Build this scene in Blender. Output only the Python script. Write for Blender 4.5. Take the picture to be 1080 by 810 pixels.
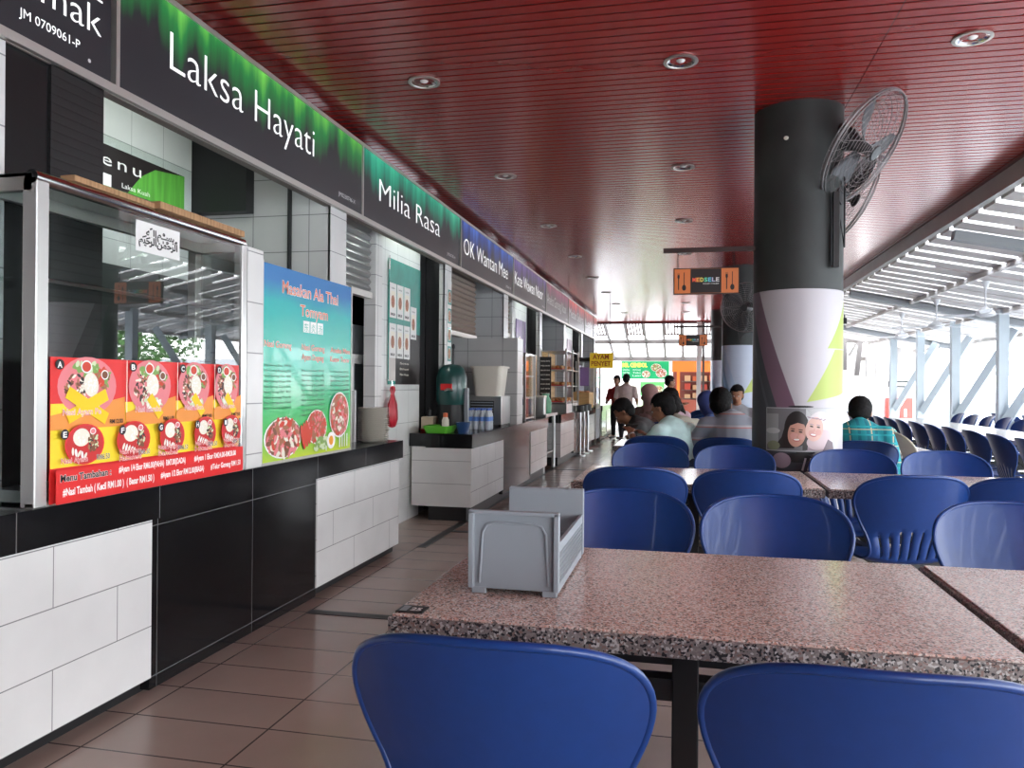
import bpy, bmesh, math, random
from mathutils import Vector, Matrix, Euler
R=math.radians; PI=math.pi
random.seed(7)
for o in list(bpy.data.objects): bpy.data.objects.remove(o)
SC=bpy.context.scene; COL=SC.collection
# ------------------------------------------------ camera, world, exposure
cam_d=bpy.data.cameras.new('camera'); cam=bpy.data.objects.new('camera',cam_d); COL.objects.link(cam)
cam_d.sensor_fit='HORIZONTAL'; cam_d.sensor_width=36; cam_d.lens=830/1080*36; cam_d.clip_start=.05; cam_d.clip_end=400
cam.location=(0,0,1.25)
cam.rotation_euler=(Matrix.Rotation(R(12.57),3,'Z')@Matrix.Rotation(R(90.1),3,'X')@Matrix.Rotation(R(0.45),3,'Z')).to_euler()
SC.camera=cam
SC.view_settings.view_transform='Standard'; SC.view_settings.look='None'; SC.view_settings.gamma=1
SC.view_settings.use_curve_mapping=False; SC.view_settings.exposure=1.25
W=bpy.data.worlds.new('overcast_sky'); SC.world=W; W.use_nodes=True
_n=W.node_tree.nodes; _l=W.node_tree.links
bg=_n['Background']; bg.inputs[1].default_value=4.6
tc=_n.new('ShaderNodeTexCoord'); sp=_n.new('ShaderNodeSeparateXYZ'); cr=_n.new('ShaderNodeValToRGB')
_l.new(tc.outputs['Generated'],sp.inputs[0]); _l.new(sp.outputs[2],cr.inputs[0]); _l.new(cr.outputs[0],bg.inputs[0])
cr.color_ramp.elements[0].color=(.95,.97,1,1); cr.color_ramp.elements[1].color=(.72,.84,1,1)
def area(name,loc,rot,sx,sy,power,col=(1,1,1)):
    d=bpy.data.lights.new(name,'AREA'); d.shape='RECTANGLE'; d.size=sx; d.size_y=sy; d.energy=power; d.color=col
    o=bpy.data.objects.new(name,d); COL.objects.link(o); o.location=loc; o.rotation_euler=rot; return o

# ------------------------------------------------ materials
MC={}
def mat(name,col,rough=.5,metal=0,emit=0,trans=0,alpha=1,coat=0,spec=.5,ior=1.45):
    if name in MC: return MC[name]
    m=bpy.data.materials.new(name); m.use_nodes=True; b=m.node_tree.nodes['Principled BSDF']
    b.inputs['Base Color'].default_value=(*col,1); b.inputs['Roughness'].default_value=rough; b.inputs['Metallic'].default_value=metal
    b.inputs['Transmission Weight'].default_value=trans; b.inputs['Alpha'].default_value=alpha; b.inputs['Coat Weight'].default_value=coat
    b.inputs['Specular IOR Level'].default_value=spec; b.inputs['IOR'].default_value=ior
    if emit: b.inputs['Emission Color'].default_value=(*col,1); b.inputs['Emission Strength'].default_value=emit
    MC[name]=m; return m
def nt(m): return m.node_tree.nodes,m.node_tree.links,m.node_tree.nodes['Principled BSDF']
def vary(m,scale=8,amt=.12,rough=True,detail=4,stretch=(1,1,1)):
    N,L,b=nt(m); c=b.inputs['Base Color'].default_value[:]
    t=N.new('ShaderNodeTexCoord'); mp=N.new('ShaderNodeMapping'); mp.inputs['Scale'].default_value=stretch
    n=N.new('ShaderNodeTexNoise'); n.inputs['Scale'].default_value=scale; n.inputs['Detail'].default_value=detail
    r=N.new('ShaderNodeValToRGB'); r.color_ramp.elements[0].position=.3; r.color_ramp.elements[1].position=.7
    r.color_ramp.elements[0].color=tuple(x*(1-amt) for x in c[:3])+(1,); r.color_ramp.elements[1].color=tuple(min(1,x*(1+amt)) for x in c[:3])+(1,)
    L.new(t.outputs['Object'],mp.inputs[0]); L.new(mp.outputs[0],n.inputs['Vector']); L.new(n.outputs['Fac'],r.inputs[0]); L.new(r.outputs[0],b.inputs['Base Color'])
    return m
def tile_mat(name,col,grout,w,h,axes='YZ',phase=(0,0),mortar=.004,rough=.25,offset=.5,amt=.03,coat=0):
    m=mat(name,col,rough,coat=coat); N,L,b=nt(m)
    g=N.new('ShaderNodeNewGeometry'); s=N.new('ShaderNodeSeparateXYZ'); c=N.new('ShaderNodeCombineXYZ')
    L.new(g.outputs['Position'],s.inputs[0])
    for k in (0,1):
        a=N.new('ShaderNodeMath'); a.operation='ADD'; a.inputs[1].default_value=phase[k]
        L.new(s.outputs['XYZ'.index(axes[k])],a.inputs[0]); L.new(a.outputs[0],c.inputs[k])
    br=N.new('ShaderNodeTexBrick'); br.offset=offset; br.squash=1; br.inputs['Scale'].default_value=1
    br.inputs['Brick Width'].default_value=w; br.inputs['Row Height'].default_value=h; br.inputs['Mortar Size'].default_value=mortar
    br.inputs['Mortar Smooth'].default_value=.1
    br.inputs['Color1'].default_value=(*col,1); br.inputs['Color2'].default_value=(*[x*(1-amt) for x in col],1); br.inputs['Mortar'].default_value=(*grout,1)
    L.new(c.outputs[0],br.inputs['Vector'])
    n=N.new('ShaderNodeTexNoise'); n.inputs['Scale'].default_value=3; n.inputs['Detail'].default_value=5
    L.new(g.outputs['Position'],n.inputs['Vector'])
    mx=N.new('ShaderNodeMixRGB'); mx.blend_type='MULTIPLY'; mx.inputs[0].default_value=.25
    L.new(br.outputs['Color'],mx.inputs[1]); L.new(n.outputs['Fac'],mx.inputs[2])
    L.new(mx.outputs[0],b.inputs['Base Color'])
    bp=N.new('ShaderNodeBump'); bp.inputs['Strength'].default_value=.3; bp.inputs['Distance'].default_value=.002; bp.invert=True
    L.new(br.outputs['Fac'],bp.inputs['Height']); L.new(bp.outputs[0],b.inputs['Normal'])
    return m
def granite(name,base,dark,light,scale,rough,contrast=1.0):
    m=mat(name,base,rough); N,L,b=nt(m)
    g=N.new('ShaderNodeNewGeometry')
    v=N.new('ShaderNodeTexVoronoi'); v.inputs['Scale'].default_value=scale; v.feature='F1'
    L.new(g.outputs['Position'],v.inputs['Vector'])
    s=N.new('ShaderNodeSeparateColor'); L.new(v.outputs['Color'],s.inputs[0])
    r=N.new('ShaderNodeValToRGB'); r.color_ramp.interpolation='CONSTANT'
    e=r.color_ramp.elements; e[0].position=0; e[0].color=(*dark,1); e[1].position=.22; e[1].color=(*base,1)
    for p,c in ((.5,tuple(x*1.25 for x in base)),(.72,light),(.88,(base[0]*1.1,base[1]*.8,base[2]*.72))):
        q=e.new(p); q.color=(*c,1)
    L.new(s.outputs[0],r.inputs[0]); L.new(r.outputs[0],b.inputs['Base Color'])
    return m
def streak_mat(name,top,hot,base=(.022,.022,.026),emit=.28,y0=0):
    # printed sign face: dark grey with coloured light streaks hanging from the top edge
    m=mat(name,base,.35); N,L,b=nt(m)
    g=N.new('ShaderNodeNewGeometry'); s=N.new('ShaderNodeSeparateXYZ'); L.new(g.outputs['Position'],s.inputs[0])
    def math_(op,a,bv,cl=False):
        q=N.new('ShaderNodeMath'); q.operation=op; q.use_clamp=cl
        for i,x in enumerate((a,bv)):
            if isinstance(x,(int,float)): q.inputs[i].default_value=x
            else: L.new(x,q.inputs[i])
        return q.outputs[0]
    c=N.new('ShaderNodeCombineXYZ'); L.new(math_('MULTIPLY',s.outputs[1],5.5),c.inputs[0]); L.new(math_('MULTIPLY',s.outputs[2],.55),c.inputs[1])
    n=N.new('ShaderNodeTexNoise'); n.inputs['Scale'].default_value=1.6; n.inputs['Detail'].default_value=3; L.new(c.outputs[0],n.inputs['Vector'])
    c2=N.new('ShaderNodeCombineXYZ'); L.new(math_('MULTIPLY',s.outputs[1],.9),c2.inputs[0]); c2.inputs[1].default_value=y0
    n2=N.new('ShaderNodeTexNoise'); n2.inputs['Scale'].default_value=1; L.new(c2.outputs[0],n2.inputs['Vector'])
    h=math_('DIVIDE',math_('SUBTRACT',s.outputs[2],2.55),.45)       # 0 at the bottom, 1 at the top of the sign
    k=math_('ADD',math_('MULTIPLY',n.outputs['Fac'],1.15),math_('MULTIPLY',n2.outputs['Fac'],.5))
    f=math_('MULTIPLY',math_('SUBTRACT',math_('ADD',h,k),1.30),1.15,True)
    r=N.new('ShaderNodeValToRGB'); e=r.color_ramp.elements
    e[0].position=.02; e[0].color=(*base,1); e[1].position=.95; e[1].color=(*hot,1); q=e.new(.45); q.color=(*top,1)
    L.new(f,r.inputs[0]); L.new(r.outputs[0],b.inputs['Base Color']); L.new(r.outputs[0],b.inputs['Emission Color']); b.inputs['Emission Strength'].default_value=emit
    return m
def glass(name,col=(1,1,1),refl=.12,rough=0.0):
    # thin clear pane: transparent with mirror reflection
    if name in MC: return MC[name]
    m=bpy.data.materials.new(name); m.use_nodes=True; N=m.node_tree.nodes; L=m.node_tree.links; N.clear()
    o=N.new('ShaderNodeOutputMaterial'); t=N.new('ShaderNodeBsdfTransparent'); t.inputs[0].default_value=(*col,1)
    gl=N.new('ShaderNodeBsdfGlossy'); gl.inputs['Roughness'].default_value=rough
    mx=N.new('ShaderNodeMixShader'); fr=N.new('ShaderNodeFresnel'); fr.inputs[0].default_value=1.5
    ad=N.new('ShaderNodeMath'); ad.operation='ADD'; ad.inputs[1].default_value=refl; ad.use_clamp=True
    L.new(fr.outputs[0],ad.inputs[0]); ge=N.new('ShaderNodeNewGeometry'); iv=N.new('ShaderNodeMath'); iv.operation='SUBTRACT'; iv.inputs[0].default_value=1; L.new(ge.outputs['Backfacing'],iv.inputs[1]); mu=N.new('ShaderNodeMath'); mu.operation='MULTIPLY'; L.new(ad.outputs[0],mu.inputs[0]); L.new(iv.outputs[0],mu.inputs[1]); L.new(mu.outputs[0],mx.inputs[0]); L.new(t.outputs[0],mx.inputs[1]); L.new(gl.outputs[0],mx.inputs[2]); L.new(mx.outputs[0],o.inputs[0])
    MC[name]=m; return m

M_black=mat('black_paint',(.012,.012,.013),.45)
M_gloss_black=mat('black_glossy_tile',(.008,.008,.009),.12)
M_white=mat('white_paint',(.78,.78,.76),.5)
M_steel=mat('brushed_steel',(.55,.55,.54),.28,1)
M_alu=mat('aluminium_trim',(.62,.60,.56),.4,.8)
M_chrome=mat('chrome',(.8,.8,.8),.12,1); M_polish=mat('polished_steel_tube',(.72,.72,.70),.25,.55)
M_grey=mat('grey_plastic',(.24,.26,.29),.42)
M_lgrey=mat('light_grey_plastic',(.29,.32,.35),.42)
M_blue=vary(mat('blue_chair_plastic',(.007,.040,.185),.33,coat=.15),30,.05)
M_cream=mat('cream_plastic',(.62,.58,.50),.4)
M_red=mat('red_plastic',(.55,.02,.02),.4)
M_wood=vary(mat('raw_wood',(.38,.22,.11),.7),6,.3,stretch=(1,12,1))
M_ply=vary(mat('warm_plywood',(.55,.33,.13),.6),5,.2,stretch=(1,1,8))
M_skin=vary(mat('skin',(.28,.13,.075),.5),12,.06)
M_hair=vary(mat('black_hair',(.008,.007,.007),.7,spec=.2),60,.4)
M_column=vary(mat('charcoal_column_paint',(.030,.034,.033),.55),5,.15)

# ------------------------------------------------ mesh builder
def frame(z):
    z=Vector(z).normalized(); a=Vector((0,0,1)) if abs(z.z)<.9 else Vector((1,0,0))
    x=a.cross(z).normalized(); return x,z.cross(x),z
class MB:
    def __init__(s): s.V=[];s.F=[];s.MI=[];s.mats=[]
    def mi(s,m):
        if m not in s.mats: s.mats.append(m)
        return s.mats.index(m)
    def add(s,V,F,m):
        b=len(s.V); k=s.mi(m); s.V+= [tuple(v) for v in V]; s.F+=[tuple(b+i for i in f) for f in F]; s.MI+=[k]*len(F); return s
    def box(s,x0,x1,y0,y1,z0,z1,m,M=None):
        V=[Vector(v) for v in ((x0,y0,z0),(x1,y0,z0),(x1,y1,z0),(x0,y1,z0),(x0,y0,z1),(x1,y0,z1),(x1,y1,z1),(x0,y1,z1))]
        if M: V=[M@v for v in V]
        return s.add(V,[(0,3,2,1),(4,5,6,7),(0,1,5,4),(1,2,6,5),(2,3,7,6),(3,0,4,7)],m)
    def bar(s,p,q,w,h,m,up=(0,0,1)):
        p=Vector(p);q=Vector(q);d=(q-p);L=d.length;d.normalize();u=Vector(up)
        if abs(d.dot(u))>.95:u=Vector((1,0,0))
        x=d.cross(u).normalized();u=x.cross(d)
        V=[]
        for P in (p,q):
            for a,b in ((-1,-1),(1,-1),(1,1),(-1,1)): V.append(P+x*a*w/2+u*b*h/2)
        return s.add(V,[(3,2,1,0),(4,5,6,7),(0,1,5,4),(1,2,6,5),(2,3,7,6),(3,0,4,7)],m)
    def tube(s,pts,r,m,n=8,closed=False,caps=True):
        pts=[Vector(p) for p in pts]; rs=r if isinstance(r,(list,tuple)) else [r]*len(pts); V=[];F=[]
        N=len(pts); px=None
        for i,p in enumerate(pts):
            a=pts[(i-1)%N] if (i or closed) else p; b=pts[(i+1)%N] if (i<N-1 or closed) else p
            z=(b-a).normalized()
            if px is None: x,y,_=frame(z)
            else:
                x=(px-z*px.dot(z)).normalized(); y=z.cross(x)
            px=x
            for k in range(n):
                t=2*PI*k/n; V.append(p+(x*math.cos(t)+y*math.sin(t))*rs[i])
        for i in range(N if closed else N-1):
            for k in range(n):
                a=i*n;b=((i+1)%N)*n
                F.append((a+k,a+(k+1)%n,b+(k+1)%n,b+k))
        if caps and not closed: F.append(tuple(range(n-1,-1,-1))); F.append(tuple((N-1)*n+k for k in range(n)))
        return s.add(V,F,m)
    def cyl(s,p,q,r,m,n=20): return s.tube([p,q],r,m,n)
    def lathe(s,prof,c,m,n=32,M=None,axis=None):
        V=[];F=[];c=Vector(c)
        X,Y,Z=frame(axis) if axis else (Vector((1,0,0)),Vector((0,1,0)),Vector((0,0,1)))
        for r,z in prof:
            for k in range(n):
                t=2*PI*k/n; V.append(c+X*r*math.cos(t)+Y*r*math.sin(t)+Z*z)
        for i in range(len(prof)-1):
            for k in range(n): F.append((i*n+k,i*n+(k+1)%n,(i+1)*n+(k+1)%n,(i+1)*n+k))
        return s.add(V,F,m)
    def ell(s,c,r,m,n=16,k=10,M=None):
        V=[];F=[];c=Vector(c)
        for i in range(k+1):
            a=PI*i/k
            for j in range(n):
                t=2*PI*j/n; v=Vector((r[0]*math.sin(a)*math.cos(t),r[1]*math.sin(a)*math.sin(t),-r[2]*math.cos(a)))
                if M: v=M@v
                V.append(c+v)
        for i in range(k):
            for j in range(n):F.append((i*n+j,i*n+(j+1)%n,(i+1)*n+(j+1)%n,(i+1)*n+j))
        return s.add(V,F,m)
    def build(s,name,parent=None,loc=None,smooth=False,bevel=0,origin=None,ang=35):
        me=bpy.data.meshes.new(name)
        off=Vector((0,0,0)); p=parent
        while p is not None: off+=p.location; p=p.parent
        if loc is not None: off+=Vector(loc)
        me.from_pydata([tuple(Vector(v)-off) for v in s.V],[],s.F); me.update()
        for m in s.mats: me.materials.append(m)
        me.polygons.foreach_set('material_index',s.MI)
        if smooth:
            me.polygons.foreach_set('use_smooth',[True]*len(s.F))
            me.set_sharp_from_angle(angle=R(ang))
        o=bpy.data.objects.new(name,me); COL.objects.link(o); o.parent=parent
        if loc is not None:o.location=loc
        if bevel:
            b=o.modifiers.new('bevel','BEVEL'); b.width=bevel; b.segments=2; b.limit_method='ANGLE'; b.angle_limit=R(40)
        return o
def tag(o,label=None,cat=None,group=None,kind=None):
    if label:o['label']=label
    if cat:o['category']=cat
    if group:o['group']=group
    if kind:o['kind']=kind
    return o
def thing(name,label,cat,loc=(0,0,0),rz=0,group=None):
    o=bpy.data.objects.new(name,None); COL.objects.link(o); o.location=loc; o.rotation_euler=(0,0,rz); o.empty_display_size=.1
    return tag(o,label,cat,group)
def struct(mb,name,**k): return tag(mb.build(name,**k),kind='structure')
def kids(o): return [c for c in COL.objects if c.parent==o]
KIDS={}
def dup(o,loc=None,rz=None,label=None,group=None,scale=None,parent=None):
    if o.name not in KIDS: KIDS[o.name]=kids(o)
    r=o.copy(); COL.objects.link(r); r.parent=parent
    for ch in KIDS[o.name]: dup(ch,parent=r)
    if loc is not None:r.location=loc
    if rz is not None:r.rotation_euler=(0,0,rz)
    if scale:r.scale=scale
    if label:r['label']=label
    if group:r['group']=group
    return r
TXT={}
def text_geo(body,bold=0,spacing=1.0,align='CENTER'):
    key=(body,bold,spacing,align)
    if key in TXT:return TXT[key]
    c=bpy.data.curves.new('t','FONT'); c.body=body; c.size=1; c.align_x=align; c.offset=bold; c.space_character=spacing; c.resolution_u=3
    o=bpy.data.objects.new('t',c); COL.objects.link(o)
    dg=bpy.context.evaluated_depsgraph_get(); me=o.evaluated_get(dg).to_mesh()
    V=[v.co.copy() for v in me.vertices]; F=[tuple(p.vertices) for p in me.polygons]
    o.evaluated_get(dg).to_mesh_clear(); bpy.data.objects.remove(o); bpy.data.curves.remove(c)
    TXT[key]=(V,F); return TXT[key]
class Dec:
    """flat artwork in the plane through org with directions X (right) and Y (up); everything stacked in thin layers"""
    def __init__(s,org,X,Y): s.o=Vector(org);s.X=Vector(X).normalized();s.Y=Vector(Y).normalized();s.N=s.X.cross(s.Y);s.mb=MB();s.lay=0
    def P(s,u,v,l): return s.o+s.X*u+s.Y*v+s.N*(.0004+l*.00002)
    def poly(s,pts,m,l=None):
        s.lay+=1; l=s.lay if l is None else l
        s.mb.add([s.P(u,v,l) for u,v in pts],[tuple(range(len(pts)))],m); return s
    def rect(s,u0,v0,u1,v1,m,l=None): return s.poly([(u0,v0),(u1,v0),(u1,v1),(u0,v1)],m,l)
    def ell(s,cu,cv,ru,rv,m,rot=0,l=None,n=26,a0=0,a1=360):
        pts=[]
        for k in range(n):
            t=R(a0+(a1-a0)*k/(n if a1-a0==360 else n-1)); x=ru*math.cos(t);y=rv*math.sin(t);c,q=math.cos(R(rot)),math.sin(R(rot))
            pts.append((cu+x*c-y*q,cv+x*q+y*c))
        return s.poly(pts,m,l)
    def line(s,u0,v0,u1,v1,w,m,l=None):
        d=Vector((u1-u0,v1-v0)).normalized();n=Vector((-d.y,d.x))*w/2
        return s.poly([(u0-n.x,v0-n.y),(u1-n.x,v1-n.y),(u1+n.x,v1+n.y),(u0+n.x,v0+n.y)],m,l)
    def text(s,body,u0,u1,v0,h,m,bold=0,spacing=1.0,outline=None,ow=.03,depth=0):
        """left edge u0, right edge u1 (None keeps the natural width), baseline v0, cap height h"""
        for kk,(b_,mm) in enumerate(([(bold+ow,outline)] if outline else [])+[(bold,m)]):
            V,F=text_geo(body,b_,spacing,'LEFT')
            if not V:return s
            V0,_=text_geo(body,bold,spacing,'LEFT')
            x0=min(v.x for v in V0);x1=max(v.x for v in V0); cap=.73; sy=h/cap; sx=(u1-u0)/(x1-x0) if u1 is not None else sy*.95
            s.lay+=1
            base=len(s.mb.V)
            s.mb.add([s.P(u0+(v.x-x0)*sx,v0+v.y*sy,s.lay) for v in V],F,mm)
        return s
    def width(s,body,h): 
        V,_=text_geo(body,0,1.0,'LEFT'); return (max(v.x for v in V)-min(v.x for v in V))*h/.73*.95
    def build(s,name,parent): return s.mb.build(name,parent)
# ------------------------------------------------ floor, ceiling, outside ground
M_floor=tile_mat('brown_floor_tile',(.45,.345,.295),(.09,.075,.068),.55,.275,'XY',phase=(.37+.0,.16),mortar=.004,rough=.22,offset=0,amt=.12)
M_floor2=tile_mat('veranda_floor_tile',(.74,.73,.71),(.4,.4,.4),.4,.4,'XY',mortar=.004,rough=.35,offset=0,amt=.05)
M_ceil=vary(mat('red_ceiling_slat',(.34,.020,.017),.27,.25,coat=.45,spec=.8),3,.03)
MC['red_ceiling_slat'].node_tree.nodes['Principled BSDF'].inputs['Coat Roughness'].default_value=.18
mb=MB(); mb.box(-5.2,2.5,-5,24,-.1,0,M_floor); struct(mb,'floor')
mb=MB(); mb.box(2.5,7.2,-5,26.5,-.1,0,M_floor2); mb.box(-5.2,2.5,24,32,-.1,0,M_floor2); struct(mb,'floor_veranda')
mb=MB()
for x0,x1,y0,y1 in ((-2.02,-1.95,5.75,24),(-2.02,2.5,3.94,4.01),(-1.95,2.5,6.42,6.49),(-1.95,2.5,11.6,11.67)): mb.box(x0,x1,y0,y1,-.02,.003,M_black)
struct(mb,'trim_1')
mb=MB(); mb.box(7.2,60,-30,80,-.3,-.12,vary(mat('pale_concrete',(.62,.62,.60),.8),1,.1)); mb.box(-60,7.2,32,80,-.3,-.12,MC['pale_concrete']); struct(mb,'ground')
mb=MB(); y=-5
while y<22.75:
    mb.box(-2.6,1.0,y,y+.070,3.1,3.104,M_ceil); mb.box(1.004,2.55,y,y+.070,3.1,3.104,M_ceil); y+=.085
mb.box(-2.6,2.55,-5,22.8,3.125,3.2,mat('ceiling_void',(.006,.002,.002),.9))
mb.box(-2.6,2.58,22.78,22.84,3.06,3.2,mat('red_edge_trim',(.10,.012,.012),.4)); mb.box(2.55,2.58,-5,22.84,3.085,3.2,MC['red_edge_trim'])
struct(mb,'ceiling')
mb=MB(); mb.box(-5.2,-2.65,-5,23,2.99,3.08,M_black); struct(mb,'ceiling_stalls')
mb=MB(); mb.box(-5.3,-5.2,-5.2,24,0,3.3,mat('dark_stall_wall',(.03,.03,.032),.5)); struct(mb,'wall_left')
mb=MB(); mb.box(-5.2,2.6,-5.2,-5,0,3.4,vary(mat('light_block_wall_grey',(.20,.19,.18),.8),2,.1)); struct(mb,'wall_back_light_block')  # unseen wall added behind the camera to block light from there
# fascia of the ceiling edge and veranda roof
mb=MB(); mb.box(2.58,2.66,-5,22.84,2.93,3.2,vary(mat('grey_fascia',(.50,.50,.49),.5),3,.06)); struct(mb,'trim_2')
SL=.2
def rz_(x): return 2.9-SL*(x-2.62)
M_roof=vary(mat('grey_roof_sheet',(.58,.54,.52),.6),4,.08); M_perf=mat('pinkish_perforated_sheet',(.58,.47,.45),.6)
M_beam=mat('grey_roof_steel',(.25,.26,.27),.5); M_pale_steel=vary(mat('pale_blue_steel',(.50,.56,.60),.5),3,.05)
mb=MB(); y=-4.9; i=0
def slab(mb,x0,x1,y0,y1,t,m,dz=0):
    V=[(x0,y0,rz_(x0)+dz),(x1,y0,rz_(x1)+dz),(x1,y1,rz_(x1)+dz),(x0,y1,rz_(x0)+dz)]
    V+=[(a,b,c+t) for a,b,c in V]
    mb.add(V,[(0,3,2,1),(4,5,6,7),(0,1,5,4),(1,2,6,5),(2,3,7,6),(3,0,4,7)],m)
while y<22.6:
    k=.30 if y<11 else .35
    slab(mb,2.64,5.9,y,y+k,.03,M_roof)
    if i%3==1:
        xs=3.1+.5*((i//3)%2)
        x=xs
        while x<5.9:
            slab(mb,x,min(x+.16,5.9),y+k,y+.42,.02,M_perf,.01); x+=.20
        slab(mb,xs,5.9,y+k+.03,y+.42,.02,M_perf,.012)
    y+=.42; i+=1
struct(mb,'ceiling_veranda')
mb=MB()
for x in (3.6,4.74,5.85): mb.bar((x,-5,rz_(x)-.03),(x,22.7,rz_(x)-.03),.05,.06,M_roof)
for yy in (3.6,8.9,14.2,19.6): mb.bar((2.66,yy,rz_(2.66)-.06),(5.9,yy,rz_(5.9)-.06),.12,.10,M_beam)
struct(mb,'trim_3')
# V shaped columns of the veranda
pn=['nearest','second','third','fourth','fifth','sixth','seventh']
for i in range(7):
    y=6.9+2.2*i; x=4.74
    t=thing('veranda_post',f'pale blue steel V-shaped veranda post, {pn[i]} from the near end','post',(x,y,0),group='V-shaped posts along the open side')
    m=MB(); m.box(x-.07,x+.07,y-.07,y+.07,0,rz_(x)-.0,M_pale_steel); m.build('upright',t)
    m=MB(); m.bar((x+.02,y-.10,.75),(x+.75,y-.62,rz_(x+.75)-.04),.11,.13,M_pale_steel); m.bar((x,y-.0,.35),(x+.02,y-.10,.78),.11,.2,M_pale_steel); m.build('slanted_strut',t)
# skylight canopy beyond the end of the ceiling
def cz(y): return 3.1-(y-22.85)*(.93/3.15)
M_frost=mat('frosted_skylight',(.9,.9,.88),.5,trans=.0)
N_,L_,b_=nt(M_frost); tr=N_.new('ShaderNodeBsdfTranslucent'); tr.inputs[0].default_value=(.75,.70,.66,1); tp=N_.new('ShaderNodeBsdfTransparent'); ms=N_.new('ShaderNodeMixShader'); ms.inputs[0].default_value=.25
L_.new(tr.outputs[0],ms.inputs[1]); L_.new(tp.outputs[0],ms.inputs[2]); L_.new(ms.outputs[0],N_['Material Output'].inputs[0])
mb=MB(); mb.add([(-3,22.86,cz(22.86)+.03),(7,22.86,cz(22.86)+.03),(7,26,cz(26)+.03),(-3,26,cz(26)+.03)],[(0,1,2,3)],M_frost); struct(mb,'window_1')
M_cream_steel=mat('warm_grey_steel',(.16,.14,.13),.5); M_brown=mat('brown_slat',(.10,.055,.045),.6)
mb=MB()
for i in range(19):
    x=-2.9+i*.55
    mb.bar((x,22.86,cz(22.86)),(x,26,cz(26)),.07,.10,M_cream_steel)
    if i%2==0:
        for k in range(6):
            xx=x+.05+k*.09
            mb.bar((xx,22.9,cz(22.9)-.01),(xx,23.85,cz(23.85)-.01),.045,.02,M_brown)
        mb.bar((x,23.87,cz(23.87)),(x+.55,23.87,cz(23.87)),.05,.05,M_cream_steel)
mb.bar((-3,24.4,cz(24.4)-.02),(6.1,24.4,cz(24.4)-.02),.12,.13,M_cream_steel)
mb.bar((-3,26,cz(26)-.02),(7,26,cz(26)-.02),.12,.14,M_cream_steel)
mb.bar((-3,22.9,cz(22.9)-.02),(2.6,22.9,cz(22.9)-.02),.05,.05,M_cream_steel)
struct(mb,'window_frame_1')
# ------------------------------------------------ stalls on the left
M_wt=tile_mat('white_counter_tile',(.82,.82,.80),(.30,.30,.30),.62,.21,'YZ',phase=(.205,.15),mortar=.0022,rough=.2)
M_wtx=tile_mat('white_counter_tile_end',(.80,.80,.78),(.30,.30,.30),.9,.21,'XZ',phase=(0,.08),mortar=.0022,rough=.2,offset=0)
M_gt_shade=tile_mat('shaded_white_pillar_tile',(.50,.50,.49),(.16,.16,.16),.42,.25,'XZ',phase=(.0,.1),mortar=.003,rough=.3,offset=0)  # white tile with shade painted in, for faces turned from the open side
M_gty=tile_mat('white_pillar_tile',(.78,.78,.76),(.3,.3,.3),.62,.25,'YZ',phase=(.1,.1),mortar=.003,rough=.3,offset=0)
M_bt=tile_mat('black_counter_tile',(.007,.007,.008),(.14,.14,.14),.72,.61,'YZ',phase=(.055,-.06+.61),mortar=.002,rough=.13,offset=0)
M_bband=tile_mat('black_worktop_stone',(.008,.008,.009),(.16,.16,.16),.70,2,'YZ',phase=(-.01,1),mortar=.002,rough=.14,offset=0)
def counter(label,X,y0,y1,zt,segs,depth=.435,zb=.06,ext=()):
    t=thing('stall_counter',label,'counter',(X-depth/2,y0,0),group='tiled stall counters')
    m=MB(); m.box(X-depth,X+.012,y0-.01,y1+.01,zt-.13,zt,M_bband)
    for a,b,xb in ext: m.box(xb,X-depth+.001,a,b,zt-.12,zt-.0005,M_bband); m.box(xb+.02,X-depth+.02,a+.01,b-.01,zb,zt-.12,M_wtx)
    m.build('worktop',t)
    m=MB(); m.box(X-depth+.02,X-.05,y0+.03,y1-.03,0,zb+.02,M_black); m.build('plinth',t)
    for a,b,c in segs:
        m=MB()
        if c=='w':
            m.box(X-depth+.01,X,a,b,zb,zt-.13,M_wt)
            # the short ends take the tiling that runs across
            m.box(X-depth+.012,X-.002,a-.003,a+.02,zb+.001,zt-.131,M_wtx)
            m.build('white_tiled_front',t)
        else:
            m.box(X-depth+.01,X-.008,a,b,zb-.05,zt-.13,M_bt); m.build('black_tiled_front',t)
    return t
c1=counter('long black-topped counter in front carrying the glass food case and the Thai menu board',-2.1,.3,5.6,.83,[(.3,2.78,'w'),(2.78,4.23,'b'),(4.23,5.56,'w')],depth=.255)
c2=counter('black-topped white tiled counter with the pack of water bottles on it',-1.92,6.92,10.92,.80,[(6.93,8.22,'w'),(8.22,9.73,'b'),(9.73,10.9,'w')],zb=.13,ext=[(6.92,7.47,-2.515),(7.73,9.3,-3.0)])
c3=counter('white tiled counter under the steel snack display rack',-1.92,12.1,16.7,.80,[(12.12,13.6,'w'),(13.6,15.5,'b'),(15.5,16.7,'w')],zb=.13)
c4=counter('farthest white tiled counter, under the tall glass case with the dark lid',-1.92,18.2,22.2,.80,[(18.22,19.3,'b'),(19.3,22.2,'w')],zb=.13)
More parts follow.
